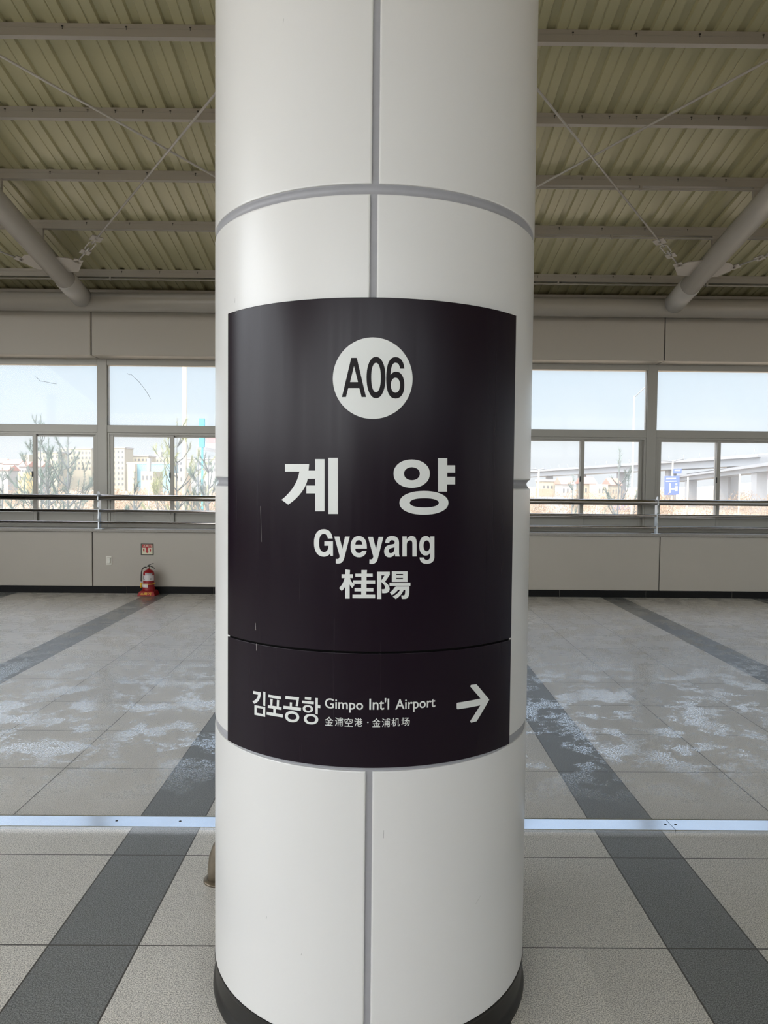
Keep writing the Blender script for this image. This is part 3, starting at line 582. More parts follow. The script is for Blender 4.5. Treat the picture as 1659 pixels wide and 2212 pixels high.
LET={'A06':[[(-804,17938),(-561,18966),(-415,18966),(-162,17938),(-279,17937),(-342,18173),(-635,18174),(-695,17938)],[(-486,18752),(-378,18331),(-588,18331)],[(347,18457),(345,18360),(337,18274),(324,18196),(305,18124),(281,18062),(253,18008),(221,17966),(185,17935),(146,17916),(101,17909),(57,17915),(17,17933),(-19,17963),(-52,18005),(-81,18057),(-106,18119),(-126,18190),(-141,18269),(-150,18354),(-154,18451),(-151,18548),(-144,18633),(-130,18712),(-112,18783),(-88,18845),(-60,18898),(-28,18940),(8,18971),(47,18990),(92,18997),(136,18991),(176,18973),(212,18943),(245,18902),(274,18850),(299,18788),(319,18718),(334,18639),(343,18554)],[(223,18455),(222,18384),(219,18323),(212,18268),(203,18218),(191,18174),(177,18138),(161,18109),(143,18087),(123,18074),(100,18069),(76,18073),(56,18086),(38,18107),(21,18136),(6,18172),(-6,18215),(-16,18265),(-23,18320),(-28,18381),(-30,18452),(-29,18523),(-26,18584),(-19,18639),(-10,18689),(2,18732),(16,18768),(32,18798),(50,18819),(70,18832),(93,18836),(117,18833),(137,18820),(155,18799),(172,18770),(186,18734),(199,18691),(209,18642),(216,18587),(221,18526)],[(846,18703),(837,18772),(821,18833),(799,18884),(771,18927),(737,18960),(698,18984),(654,18997),(606,19001),(547,18990),(496,18960),(454,18913),(420,18849),(394,18768),(376,18670),(365,18557),(363,18429),(368,18307),(380,18202),(400,18112),(427,18039),(463,17982),(506,17942),(557,17918),(617,17911),(670,17919),(717,17938),(758,17968),(791,18009),(818,18061),(837,18122),(848,18194),(851,18274),(846,18351),(834,18419),(814,18478),(789,18528),(757,18567),(720,18596),(678,18613),(632,18618),(609,18616),(587,18612),(566,18604),(547,18595),(529,18582),(512,18567),(495,18549),(480,18529),(485,18605),(493,18671),(504,18726),(519,18770),(536,18805),(556,18830),(580,18845),(607,18850),(630,18848),(652,18842),(671,18830),(688,18813),(702,18792),(714,18766),(724,18735),(731,18700)],[(735,18265),(734,18231),(730,18201),(723,18172),(714,18146),(702,18123),(688,18104),(672,18088),(655,18076),(636,18069),(615,18066),(594,18068),(575,18074),(558,18085),(541,18100),(527,18119),(515,18141),(505,18167),(498,18195),(493,18225),(492,18259),(493,18292),(497,18323),(503,18351),(513,18377),(524,18400),(538,18419),(554,18435),(572,18447),(590,18454),(611,18457),(632,18455),(651,18449),(669,18438),(685,18423),(699,18404),(711,18382),(721,18357),(729,18328),(733,18298)]],'gye':[[(-2446,16163),(-1708,16163),(-1724,15989),(-1533,15990),(-1535,16298),(-1271,16298),(-1262,14908),(-1527,14903),(-1530,15382),(-1785,15379),(-1786,15589),(-1531,15591),(-1532,15775),(-1748,15773),(-1767,15695),(-1800,15610),(-1849,15520),(-1913,15427),(-1993,15333),(-2090,15240),(-2204,15150),(-2337,15064),(-2551,15191),(-2439,15275),(-2338,15363),(-2249,15454),(-2173,15550),(-2109,15648),(-2058,15750),(-2020,15854),(-1995,15962),(-2445,15961)],[(-1164,16333),(-901,16334),(-890,14840),(-1154,14836)]],'yang':[[(1583,15938),(1577,15873),(1560,15814),(1531,15759),(1491,15708),(1441,15664),(1382,15626),(1316,15596),(1243,15574),(1165,15560),(1079,15555),(995,15559),(917,15571),(846,15592),(781,15621),(724,15658),(676,15701),(637,15750),(609,15804),(591,15863),(585,15927),(590,15991),(606,16050),(634,16104),(671,16154),(719,16198),(775,16236),(839,16266),(910,16289),(986,16303),(1071,16309),(1156,16306),(1235,16294),(1308,16273),(1375,16245),(1434,16208),(1485,16165),(1527,16116),(1557,16062),(1576,16003)],[(1301,15935),(1299,15905),(1291,15878),(1279,15853),(1262,15830),(1241,15810),(1215,15792),(1186,15779),(1155,15768),(1121,15762),(1084,15760),(1047,15761),(1013,15767),(981,15777),(953,15790),(928,15807),(906,15826),(889,15849),(876,15874),(869,15900),(866,15930),(868,15959),(875,15986),(887,16011),(904,16034),(925,16054),(950,16071),(978,16085),(1009,16096),(1043,16102),(1080,16105),(1117,16103),(1151,16097),(1183,16088),(1212,16075),(1238,16058),(1260,16038),(1277,16016),(1290,15991),(1298,15964)],[(1814,16357),(2090,16362),(2092,16171),(2337,16176),(2340,15974),(2095,15970),(2097,15860),(2342,15863),(2345,15657),(2092,15656),(2095,15457),(1826,15456)],[(2143,15155),(2136,15097),(2111,15047),(2070,15000),(2013,14959),(1942,14922),(1860,14892),(1766,14868),(1663,14850),(1553,14840),(1429,14836),(1306,14840),(1199,14851),(1101,14869),(1013,14894),(936,14924),(871,14960),(819,15002),(782,15047),(759,15097),(751,15153),(758,15209),(780,15259),(816,15305),(867,15347),(931,15383),(1007,15414),(1094,15439),(1192,15458),(1299,15469),(1421,15474),(1545,15471),(1656,15460),(1758,15443),(1852,15419),(1936,15388),(2008,15351),(2065,15309),(2108,15263),(2134,15212)],[(1854,15155),(1850,15132),(1836,15112),(1813,15094),(1781,15078),(1740,15063),(1693,15051),(1639,15042),(1579,15035),(1513,15031),(1437,15030),(1361,15031),(1296,15035),(1238,15042),(1186,15052),(1140,15063),(1102,15077),(1071,15093),(1049,15111),(1036,15131),(1031,15154),(1035,15177),(1048,15197),(1070,15215),(1100,15232),(1138,15246),(1183,15258),(1235,15268),(1293,15275),(1358,15279),(1434,15281),(1510,15280),(1576,15276),(1636,15269),(1690,15259),(1738,15247),(1779,15233),(1811,15217),(1835,15199),(1849,15179)]],'Gyeyang':[[(-1031,14183),(-1044,14242),(-1062,14293),(-1086,14336),(-1115,14371),(-1149,14397),(-1188,14415),(-1231,14426),(-1278,14429),(-1342,14421),(-1398,14400),(-1446,14368),(-1485,14324),(-1516,14270),(-1538,14205),(-1551,14131),(-1555,14049),(-1550,13967),(-1535,13895),(-1511,13832),(-1479,13780),(-1439,13739),(-1391,13710),(-1337,13692),(-1277,13688),(-1245,13690),(-1217,13696),(-1191,13705),(-1167,13716),(-1146,13729),(-1128,13744),(-1111,13761),(-1096,13780),(-1084,13715),(-1019,13716),(-1022,14109),(-1260,14102),(-1260,13982),(-1144,13986),(-1146,13948),(-1152,13915),(-1163,13885),(-1177,13860),(-1195,13840),(-1217,13825),(-1242,13815),(-1271,13811),(-1303,13815),(-1331,13827),(-1355,13847),(-1375,13875),(-1391,13910),(-1402,13952),(-1409,13999),(-1411,14053),(-1409,14109),(-1403,14158),(-1392,14200),(-1378,14236),(-1358,14264),(-1335,14285),(-1308,14298),(-1277,14303),(-1255,14301),(-1235,14295),(-1217,14285),(-1202,14271),(-1189,14253),(-1178,14232),(-1170,14207),(-1164,14180)],[(-986,14235),(-848,14238),(-764,13911),(-694,14241),(-567,14243),(-708,13682),(-719,13644),(-732,13611),(-748,13582),(-767,13558),(-789,13540),(-815,13526),(-845,13517),(-880,13514),(-889,13514),(-897,13514),(-905,13514),(-913,13515),(-920,13516),(-927,13517),(-934,13519),(-941,13521),(-939,13638),(-914,13635),(-894,13636),(-877,13640),(-864,13648),(-853,13660),(-845,13675),(-839,13693),(-835,13715)],[(-108,13931),(-418,13927),(-415,13899),(-409,13875),(-400,13854),(-388,13837),(-373,13823),(-356,13813),(-337,13808),(-316,13806),(-301,13807),(-288,13810),(-276,13815),(-265,13822),(-256,13830),(-248,13841),(-242,13853),(-236,13867),(-114,13868),(-124,13829),(-138,13794),(-157,13764),(-180,13739),(-208,13720),(-240,13705),(-275,13696),(-315,13692),(-365,13697),(-409,13711),(-448,13734),(-480,13766),(-506,13806),(-525,13854),(-537,13910),(-541,13972),(-538,14034),(-527,14090),(-509,14139),(-484,14181),(-453,14215),(-416,14240),(-373,14256),(-325,14261),(-277,14257),(-234,14242),(-197,14218),(-166,14185),(-142,14143),(-124,14092),(-113,14033),(-109,13966)],[(-419,14028),(-225,14031),(-229,14058),(-235,14082),(-244,14103),(-256,14120),(-269,14134),(-285,14144),(-302,14150),(-321,14151),(-342,14149),(-360,14143),(-376,14132),(-389,14118),(-401,14101),(-409,14080),(-415,14055),(-419,14028)],[(-81,14240),(52,14242),(135,13915),(204,14243),(329,14243),(191,13686),(180,13648),(167,13614),(152,13586),(133,13563),(111,13545),(86,13531),(56,13523),(23,13520),(14,13520),(6,13521),(-2,13521),(-9,13522),(-16,13523),(-23,13525),(-30,13527),(-37,13529),(-35,13645),(-11,13642),(9,13642),(25,13646),(38,13654),(48,13665),(56,13680),(62,13699),(66,13721)],[(381,14083),(384,14125),(394,14162),(408,14194),(428,14220),(454,14241),(484,14256),(520,14265),(561,14268),(605,14265),(643,14256),(675,14241),(701,14221),(722,14195),(737,14165),(746,14129),(750,14089),(752,13835),(753,13814),(754,13795),(756,13779),(758,13764),(762,13752),(766,13741),(771,13730),(778,13721),(651,13722),(641,13787),(626,13766),(610,13747),(593,13732),(575,13719),(555,13710),(535,13703),(514,13699),(492,13698),(462,13701),(435,13709),(412,13722),(392,13740),(375,13762),(364,13789),(356,13819),(353,13853),(356,13894),(365,13929),(380,13959),(400,13984),(426,14004),(457,14019),(493,14031),(534,14038),(560,14043),(582,14047),(600,14052),(614,14058),(624,14065),(630,14074),(634,14085),(635,14098),(634,14112),(629,14125),(623,14135),(614,14143),(604,14150),(591,14154),(578,14157),(563,14158),(546,14156),(531,14153),(519,14147),(510,14139),(502,14129),(496,14116),(491,14101),(488,14083)],[(630,13979),(623,13972),(615,13967),(605,13963),(595,13959),(584,13955),(572,13952),(560,13949),(547,13946),(529,13941),(514,13934),(501,13926),(490,13917),(482,13906),(477,13894),(474,13880),(473,13865),(474,13853),(477,13841),(481,13832),(488,13823),(496,13817),(506,13812),(517,13809),(530,13809),(552,13811),(572,13818),(590,13830),(604,13845),(616,13864),(624,13886),(629,13912),(631,13940)],[(842,14256),(957,14255),(958,14177),(972,14198),(986,14217),(1002,14232),(1018,14244),(1036,14254),(1054,14261),(1074,14265),(1095,14266),(1126,14263),(1154,14254),(1177,14239),(1196,14219),(1210,14194),(1221,14164),(1228,14130),(1230,14092),(1234,13716),(1120,13718),(1116,14057),(1115,14080),(1111,14099),(1106,14115),(1099,14128),(1090,14138),(1079,14145),(1065,14149),(1050,14150),(1030,14148),(1013,14142),(997,14131),(984,14116),(973,14098),(966,14076),(961,14051),(960,14022),(963,13720),(847,13721)],[(1617,14249),(1737,14248),(1744,13700),(1741,13655),(1730,13616),(1711,13583),(1686,13556),(1653,13536),(1615,13522),(1570,13514),(1520,13512),(1475,13516),(1437,13526),(1403,13540),(1376,13560),(1354,13585),(1337,13614),(1326,13647),(1319,13685),(1442,13683),(1446,13668),(1452,13655),(1460,13644),(1469,13635),(1480,13628),(1492,13622),(1506,13619),(1522,13618),(1546,13619),(1566,13624),(1583,13632),(1597,13643),(1607,13658),(1615,13677),(1619,13699),(1620,13724),(1619,13809),(1606,13791),(1592,13776),(1577,13763),(1562,13753),(1546,13745),(1529,13740),(1511,13737),(1492,13736),(1452,13741),(1416,13756),(1385,13779),(1358,13809),(1336,13848),(1320,13892),(1310,13944),(1306,14001),(1309,14057),(1318,14108),(1333,14153),(1354,14191),(1380,14222),(1412,14244),(1448,14258),(1489,14263),(1509,14261),(1527,14257),(1545,14251),(1561,14241),(1577,14229),(1591,14215),(1605,14197),(1618,14177)],[(1611,13996),(1610,13971),(1607,13948),(1602,13927),(1595,13907),(1586,13890),(1575,13876),(1563,13865),(1550,13856),(1535,13851),(1519,13850),(1504,13852),(1489,13857),(1476,13866),(1463,13878),(1453,13893),(1443,13910),(1436,13929),(1430,13951),(1427,13974),(1426,13999),(1426,14024),(1429,14047),(1434,14068),(1441,14088),(1450,14105),(1461,14119),(1473,14131),(1486,14139),(1500,14144),(1516,14145),(1532,14143),(1546,14138),(1560,14129),(1572,14118),(1583,14103),(1592,14086),(1600,14066),(1606,14045),(1609,14021)]],'gui':[[(-675,13360),(-552,13348),(-560,13234),(-476,13236),(-475,13137),(-550,13136),(-544,13109),(-534,13083),(-522,13059),(-507,13035),(-490,13013),(-471,12992),(-451,12973),(-429,12955),(-488,12864),(-499,12877),(-510,12890),(-519,12902),(-529,12914),(-538,12926),(-546,12938),(-554,12950),(-561,12962),(-558,12584),(-679,12581),(-681,12905),(-691,12885),(-702,12867),(-713,12850),(-724,12835),(-736,12820),(-748,12807),(-761,12794),(-774,12782),(-845,12858),(-820,12883),(-797,12911),(-776,12941),(-756,12974),(-738,13010),(-722,13048),(-709,13089),(-698,13132),(-780,13130),(-780,13229),(-683,13231)],[(-246,13353),(-98,13355),(-106,13259),(52,13261),(53,13177),(-111,13176),(-110,13080),(119,13082),(120,12989),(-109,12987),(-108,12874),(73,12875),(74,12785),(-114,12784),(-113,12697),(122,12699),(123,12603),(-480,12595),(-481,12691),(-247,12695),(-248,12782),(-427,12779),(-428,12869),(-249,12872),(-250,12985),(-465,12982),(-465,13074),(-244,13078),(-245,13174),(-409,13171),(-410,13255),(-246,13258)],[(168,13312),(508,13313),(509,13229),(382,13044),(409,13023),(433,13001),(455,12978),(473,12954),(488,12930),(499,12904),(507,12878),(509,12852),(507,12824),(500,12801),(489,12781),(473,12766),(453,12753),(429,12745),(401,12740),(370,12738),(313,12738),(300,12843),(342,12843),(353,12844),(362,12846),(370,12850),(376,12855),(381,12862),(384,12870),(386,12878),(386,12888),(384,12906),(379,12925),(371,12944),(360,12963),(345,12982),(328,13001),(309,13019),(286,13038),(290,12585),(174,12585)],[(285,13217),(371,13217),(286,13079)],[(565,13324),(989,13320),(992,13035),(567,13040)],[(683,13252),(867,13250),(868,13217),(683,13219)],[(684,13147),(868,13145),(869,13109),(684,13111)],[(505,13016),(1072,13010),(1073,12928),(505,12935)],[(689,12916),(1042,12911),(1044,12767),(1041,12720),(1034,12680),(1025,12647),(1012,12622),(994,12602),(972,12589),(946,12582),(914,12580),(844,12581),(822,12674),(892,12673),(902,12675),(911,12680),(918,12690),(923,12705),(927,12725),(930,12751),(932,12784),(933,12823),(890,12823),(874,12785),(854,12749),(832,12715),(806,12684),(777,12654),(746,12627),(711,12602),(674,12580),(595,12647),(630,12666),(662,12686),(691,12707),(718,12729),(741,12752),(762,12775),(779,12800),(793,12825),(738,12826),(720,12804),(702,12784),(682,12765),(662,12747),(641,12729),(619,12713),(596,12698),(571,12683),(516,12759),(540,12774),(561,12791),(580,12809),(597,12827),(612,12845),(626,12863),(637,12880),(647,12895)]],'gimpo':[[(-3570,9750),(-3273,9764),(-3276,9708),(-3283,9654),(-3298,9603),(-3321,9554),(-3354,9507),(-3400,9464),(-3459,9424),(-3534,9387),(-3606,9445),(-3547,9473),(-3500,9502),(-3462,9530),(-3433,9558),(-3412,9586),(-3397,9616),(-3387,9645),(-3382,9676),(-3582,9666)],[(-3178,9801),(-3094,9804),(-3101,9402),(-3177,9402)],[(-3521,9357),(-3098,9375),(-3102,9094),(-3521,9077)],[(-3429,9295),(-3182,9309),(-3188,9158),(-3429,9149)],[(-2983,9748),(-2541,9757),(-2548,9676),(-2985,9669)],[(-2915,9642),(-2829,9645),(-2847,9455),(-2693,9461),(-2686,9645),(-2609,9646),(-2621,9461),(-2527,9462),(-2532,9384),(-2723,9380),(-2728,9262),(-2487,9264),(-2486,9180),(-3050,9168),(-3044,9248),(-2809,9260),(-2810,9376),(-3003,9370),(-2998,9445),(-2909,9452)],[(-2402,9797),(-1973,9808),(-2009,9558),(-2079,9556),(-2051,9724),(-2405,9711)],[(-2259,9636),(-2190,9638),(-2196,9525),(-1912,9524),(-1919,9440),(-2470,9431),(-2463,9514),(-2263,9522)],[(-1966,9256),(-1968,9230),(-1976,9205),(-1988,9182),(-2005,9161),(-2027,9142),(-2052,9126),(-2082,9112),(-2114,9102),(-2149,9095),(-2187,9091),(-2226,9090),(-2261,9093),(-2294,9100),(-2324,9110),(-2351,9124),(-2374,9140),(-2393,9160),(-2406,9181),(-2414,9205),(-2417,9231),(-2414,9258),(-2406,9283),(-2393,9306),(-2375,9328),(-2352,9347),(-2326,9364),(-2295,9378),(-2262,9389),(-2227,9396),(-2188,9400),(-2150,9400),(-2115,9397),(-2083,9389),(-2054,9378),(-2028,9364),(-2006,9347),(-1989,9328),(-1976,9306),(-1968,9282)],[(-2047,9253),(-2048,9239),(-2053,9225),(-2061,9213),(-2071,9201),(-2084,9191),(-2100,9182),(-2118,9175),(-2138,9169),(-2159,9165),(-2183,9162),(-2206,9162),(-2228,9164),(-2248,9167),(-2266,9173),(-2282,9180),(-2296,9189),(-2307,9199),(-2315,9211),(-2320,9224),(-2322,9238),(-2320,9252),(-2316,9266),(-2308,9278),(-2297,9290),(-2283,9301),(-2267,9310),(-2248,9317),(-2228,9323),(-2207,9327),(-2183,9330),(-2160,9330),(-2139,9328),(-2119,9324),(-2101,9319),(-2085,9311),(-2072,9302),(-2061,9292),(-2053,9280),(-2048,9267)],[(-1800,9837),(-1615,9843),(-1619,9770),(-1800,9767)],[(-1881,9729),(-1534,9733),(-1538,9660),(-1883,9658)],[(-1554,9526),(-1556,9508),(-1561,9491),(-1570,9476),(-1582,9461),(-1596,9448),(-1614,9437),(-1634,9428),(-1656,9421),(-1680,9416),(-1706,9414),(-1733,9413),(-1757,9416),(-1779,9421),(-1800,9428),(-1818,9437),(-1833,9449),(-1845,9462),(-1854,9477),(-1860,9493),(-1862,9511),(-1860,9529),(-1855,9546),(-1846,9562),(-1834,9577),(-1818,9590),(-1800,9601),(-1780,9610),(-1758,9618),(-1734,9622),(-1707,9625),(-1681,9625),(-1657,9622),(-1635,9617),(-1615,9610),(-1597,9600),(-1582,9588),(-1570,9575),(-1562,9560),(-1556,9544)],[(-1623,9523),(-1623,9514),(-1626,9505),(-1631,9498),(-1637,9490),(-1645,9484),(-1655,9478),(-1666,9473),(-1677,9469),(-1690,9467),(-1704,9466),(-1718,9466),(-1731,9467),(-1743,9469),(-1754,9473),(-1764,9478),(-1772,9484),(-1779,9490),(-1783,9498),(-1786,9506),(-1787,9515),(-1786,9525),(-1784,9533),(-1779,9541),(-1772,9549),(-1764,9555),(-1755,9561),(-1744,9566),(-1732,9570),(-1719,9572),(-1705,9573),(-1691,9573),(-1678,9572),(-1666,9570),(-1655,9566),(-1646,9561),(-1638,9555),(-1631,9548),(-1626,9541),(-1624,9532)],[(-1491,9840),(-1419,9840),(-1420,9654),(-1345,9652),(-1348,9574),(-1420,9574),(-1419,9396),(-1488,9396)],[(-1405,9255),(-1407,9231),(-1414,9208),(-1426,9187),(-1442,9168),(-1463,9150),(-1487,9135),(-1514,9122),(-1545,9112),(-1577,9106),(-1614,9102),(-1650,9101),(-1683,9104),(-1714,9111),(-1742,9120),(-1767,9132),(-1789,9148),(-1806,9165),(-1818,9185),(-1826,9207),(-1829,9231),(-1826,9256),(-1819,9279),(-1807,9300),(-1790,9320),(-1768,9338),(-1744,9354),(-1715,9367),(-1685,9377),(-1651,9384),(-1615,9388),(-1579,9388),(-1546,9385),(-1516,9378),(-1488,9368),(-1464,9355),(-1443,9340),(-1427,9322),(-1415,9301),(-1407,9280)],[(-1485,9252),(-1486,9237),(-1491,9224),(-1498,9211),(-1508,9199),(-1520,9189),(-1535,9180),(-1552,9172),(-1570,9166),(-1590,9162),(-1612,9160),(-1634,9160),(-1654,9162),(-1672,9165),(-1689,9171),(-1704,9178),(-1717,9187),(-1727,9198),(-1735,9210),(-1739,9223),(-1741,9237),(-1740,9252),(-1735,9265),(-1728,9278),(-1718,9290),(-1705,9301),(-1690,9310),(-1673,9318),(-1654,9324),(-1634,9328),(-1613,9330),(-1591,9330),(-1571,9328),(-1552,9324),(-1536,9318),(-1521,9311),(-1508,9302),(-1498,9291),(-1491,9279),(-1487,9266)]],'arrow':[[(2951,10051),(2973,10066),(3164,10054),(3680,9530),(3192,8997),(2985,8993),(2949,9039),(3323,9431),(2523,9439),(2491,9465),(2488,9611),(2513,9626),(3328,9623),(2939,10024)]]}
def letter(name, key, m=None, lift=0.0004):
    return wrap(name, fill_curve([[(a * 1e-4, b * 1e-4) for a, b in lp] for lp in LET[key]]), m or M_vinyl, lift)
bm = fill_curve([[(0.0009 + 0.1063 * math.cos(2 * PI * k / 96), 1.8434 + 0.1068 * math.sin(2 * PI * k / 96)) for k in range(96)]])
wrap('number_disc', bm, M_vinyl)
letter('station_number', 'A06', M_ink, 0.0008)
letter('korean_name', 'gye'); letter('korean_name', 'yang'); letter('romanised_name', 'Gyeyang'); letter('chinese_name', 'gui'); letter('korean_direction', 'gimpo'); letter('arrow', 'arrow')
for s_, b_ in (('Gimpo', (-0.1219, -0.0171, 0.9500, 0.9862)), ("Int'l", (-0.0007, 0.0526, 0.9588, 0.9906)), ('Airport', (0.0694, 0.1823, 0.9500, 0.9868))):
    wrap('english_direction', text_bm(s_, b_, 0.010), M_vinyl)
for s_, b_ in (('金', (-0.1217, -0.0981, 0.9110, 0.9356)), ('浦', (-0.0937, -0.0711, 0.9116, 0.9357)), ('空', (-0.0674, -0.0448, 0.9119, 0.9353)), ('港', (-0.0408, -0.0184, 0.9127, 0.9360)),
               ('金', (0.0073, 0.0299, 0.912, 0.9356)), ('浦', (0.0334, 0.0558, 0.9119, 0.9358)), ('机', (0.0595, 0.0819, 0.9128, 0.9358)), ('场', (0.0863, 0.1095, 0.9133, 0.9359))):
    wrap('chinese_direction', text_bm(s_, b_, 0.006), M_vinyl)
wrap('chinese_direction', fill_curve([[(-0.0042 + 0.0019 * math.cos(k), 0.9247 + 0.0019 * math.sin(k)) for k in [i * PI / 8 for i in range(16)]]]), M_vinyl)
# scratches in the panel face
M_scr = mat('scratch', (0.42, 0.40, 0.38), 0.6)
def scratch(pts, w_=0.0005):
    bm = NB(); A = []; B = []
    for s_, z_ in pts: A.append(bm.verts.new((s_ - w_, z_ - w_ * 0.4, 0))); B.append(bm.verts.new((s_ + w_, z_ + w_ * 0.4, 0)))
    for i in range(len(pts) - 1): bm.faces.new((A[i], B[i], B[i + 1], A[i + 1]))
    wrap('scratch', bm, M_scr, 0.0003)
scratch([(-0.349, 1.170), (-0.348, 1.155), (-0.347, 1.150)]); scratch([(-0.3455, 1.112), (-0.345, 1.092)]); scratch([(-0.466, 2.035), (-0.445, 2.044), (-0.432, 2.052)]); scratch([(-0.330, 1.50), (-0.326, 1.40)], 0.0003)

# scuffs on the cladding
M_scuff = mat('scuff', (0.30, 0.30, 0.28), 0.7)
for a_, z_, da, dz in ((-0.26, 2.80, 0.002, 0.012), (0.33, 0.36, 0.020, 0.018), (0.040, 0.60, 0.001, 0.022), (0.06, 0.585, 0.05, -0.002), (-0.31, 0.32, 0.003, 0.008), (-0.19, 0.25, 0.002, 0.006), (-0.46, 2.085, 0.001, 0.014), (0.28, 2.245, 0.0018, 0.0018)):
    bm = NB(); q = [bm.verts.new(((CR + 0.0004) * math.sin(p_ / CR), -(CR + 0.0004) * math.cos(p_ / CR), w_)) for p_, w_ in ((a_, z_), (a_ + 0.0012, z_), (a_ + da + 0.0008, z_ + dz), (a_ + da, z_ + dz))]
    bm.faces.new(q); link('scuff', bm, M_scuff, col)
# true distance: the column stands a little nearer than first laid out; bring it and its sign in about the eye height
SC = 0.9476
for root in (col, sg):
    root.location = (CX * SC, CY * SC, 0)
    seen = set()
    for o in root.children:
        if o.data.name not in seen:
            seen.add(o.data.name); o.data.transform(Matrix.Translation((0, 0, EYE * (1 - SC))) @ Matrix.Scale(SC, 4))

# metal pipe stub behind the column
t = thing('pipe_stub', 'weathered brown metal pipe stub rising from the floor behind the left side of the column', 'pipe', (-0.622, 2.86, 0))
bm = NB(); tube(bm, [(0, 0, 0.0), (0, 0, 0.05), (0.004, 0, 0.09), (0.016, 0, 0.125), (0.038, 0, 0.15), (0.07, 0, 0.165), (0.12, 0, 0.17)], 0.041, 20); link('bend', bm, M_brown, t)
bm = NB(); lathe(bm, [(0.058, 0.0), (0.056, 0.006), (0.043, 0.010)], seg=28); link('floor_collar', bm, M_brown, t)

# ================================================================== things at the far wall
# fire extinguisher
EX, EY = -3.14, 10.075
st = thing('extinguisher_stand', 'red plastic floor stand with yellow lettering under the fire extinguisher', 'stand', (EX, EY, 0))
bm = NB()
a = [bm.verts.new(p) for p in ((-0.125, -0.115, 0), (0.115, -0.115, 0), (0.115, 0.115, 0), (-0.125, 0.115, 0))]
b = [bm.verts.new(p) for p in ((-0.100, -0.092, 0.062), (0.092, -0.092, 0.062), (0.092, 0.092, 0.062), (-0.100, 0.092, 0.062))]
c = [bm.verts.new((0.084 * math.cos(q), 0.084 * math.sin(q), 0.074)) for q in (-2.356, -0.785, 0.785, 2.356)]
for p_, q_ in ((a, b), (b, c)):
    for i in range(4): bm.faces.new((p_[i], p_[(i + 1) % 4], q_[(i + 1) % 4], q_[i]))
bm.faces.new(a[::-1]); bm.faces.new(c)
bmesh.ops.bevel(bm, geom=list(bm.edges), offset=0.004, segments=2, affect='EDGES')
done('base', bm, M_red, st)
bm = NB(); lathe(bm, [(0.083, 0.070), (0.083, 0.118), (0.080, 0.120), (0.078, 0.118), (0.078, 0.075)], seg=40); done('sleeve', bm, M_red, st, True)
bm = text_bm('소화기', (-0.085, 0.062, 0.014, 0.050), 0.03)
for v in bm.verts: v.co = Vector((v.co.x, -0.115 + v.co.y * 0.023 / 0.062 - 0.0012, v.co.y))
link('lettering', bm, M_yellow, st)
ex = thing('fire_extinguisher', 'small red fire extinguisher with black hose and white label against the wall', 'fire extinguisher', (EX, EY, 0.078))
bm = NB(); lathe(bm, [(0.060, -0.002), (0.073, 0.004), (0.074, 0.02), (0.074, 0.205), (0.072, 0.228), (0.064, 0.248), (0.048, 0.262), (0.026, 0.270), (0.020, 0.276), (0.018, 0.285)], seg=48); done('cylinder', bm, M_red, ex, True)
def arc_label(name, a0, a1, z0, z1, rr, m, par):
    bm = NB(); n = 20; A = []; B = []
    for k in range(n + 1):
        q = a0 + (a1 - a0) * k / n; A.append(bm.verts.new((rr * math.sin(q), -rr * math.cos(q), z0))); B.append(bm.verts.new((rr * math.sin(q), -rr * math.cos(q), z1)))
    for k in range(n): bm.faces.new((A[k], A[k + 1], B[k + 1], B[k]))
    return link(name, bm, m, par)
M_inkg = mat('label_print', (0.16, 0.17, 0.18), 0.6)
lb = arc_label('label', -1.45, 1.45, 0.125, 0.198, 0.0746, M_label, ex)
arc_label('label', -0.35, 0.95, 0.198, 0.232, 0.0746, M_label, ex)
for a0, a1, z0, z1 in ((-0.25, 0.85, 0.216, 0.224), (-1.0, -0.80, 0.150, 0.188), (-1.0, -0.45, 0.142, 0.150), (0.55, 0.75, 0.142, 0.160), (-0.2, 0.9, 0.203, 0.207)):
    arc_label('print', a0, a1, z0, z1, 0.0749, M_inkg, lb)
arc_label('label', -1.2, 0.15, 0.036, 0.090, 0.0846, M_label, ex)
bm = NB(); lathe(bm, [(0.0855, 0.076), (0.0862, 0.078), (0.0862, 0.083), (0.0855, 0.085)], seg=40); done('strap', bm, M_yellow, ex, True)
bm = NB(); tube(bm, [(0, 0, 0.280), (0, 0, 0.318)], [0.016, 0.013], 16); tube(bm, [(-0.030, 0, 0.300), (0.014, 0, 0.300)], 0.010, 12); link('valve', bm, M_stain, ex)
bm = NB(); prism(bm, [(-0.022, 0.318), (-0.010, 0.334), (0.022, 0.348), (0.062, 0.362), (0.066, 0.357), (0.028, 0.340), (0.004, 0.322), (-0.012, 0.312)], 'y', -0.009, 0.009); done('lever', bm, M_black, ex)
bm = NB(); prism(bm, [(0.010, 0.318), (0.030, 0.312), (0.060, 0.298), (0.080, 0.284), (0.083, 0.290), (0.064, 0.305), (0.034, 0.320), (0.014, 0.326)], 'y', -0.009, 0.009); done('carry_handle', bm, M_black, ex)
hz = [(-0.026, 0, 0.300), (-0.045, -0.01, 0.306), (-0.066, -0.02, 0.298), (-0.082, -0.03, 0.272), (-0.089, -0.035, 0.235), (-0.091, -0.038, 0.18), (-0.091, -0.04, 0.110)]
bm = NB(); tube(bm, hz, 0.0068, 12); link('hose', bm, M_black, ex)
bm = NB(); tube(bm, [(-0.091, -0.04, 0.113), (-0.092, -0.04, 0.098)], 0.011, 14); link('coupling', bm, M_label, ex)
bm = NB(); tube(bm, [(-0.092, -0.04, 0.098), (-0.093, -0.04, 0.030)], [0.010, 0.012], 14); link('nozzle', bm, M_yellow, ex)

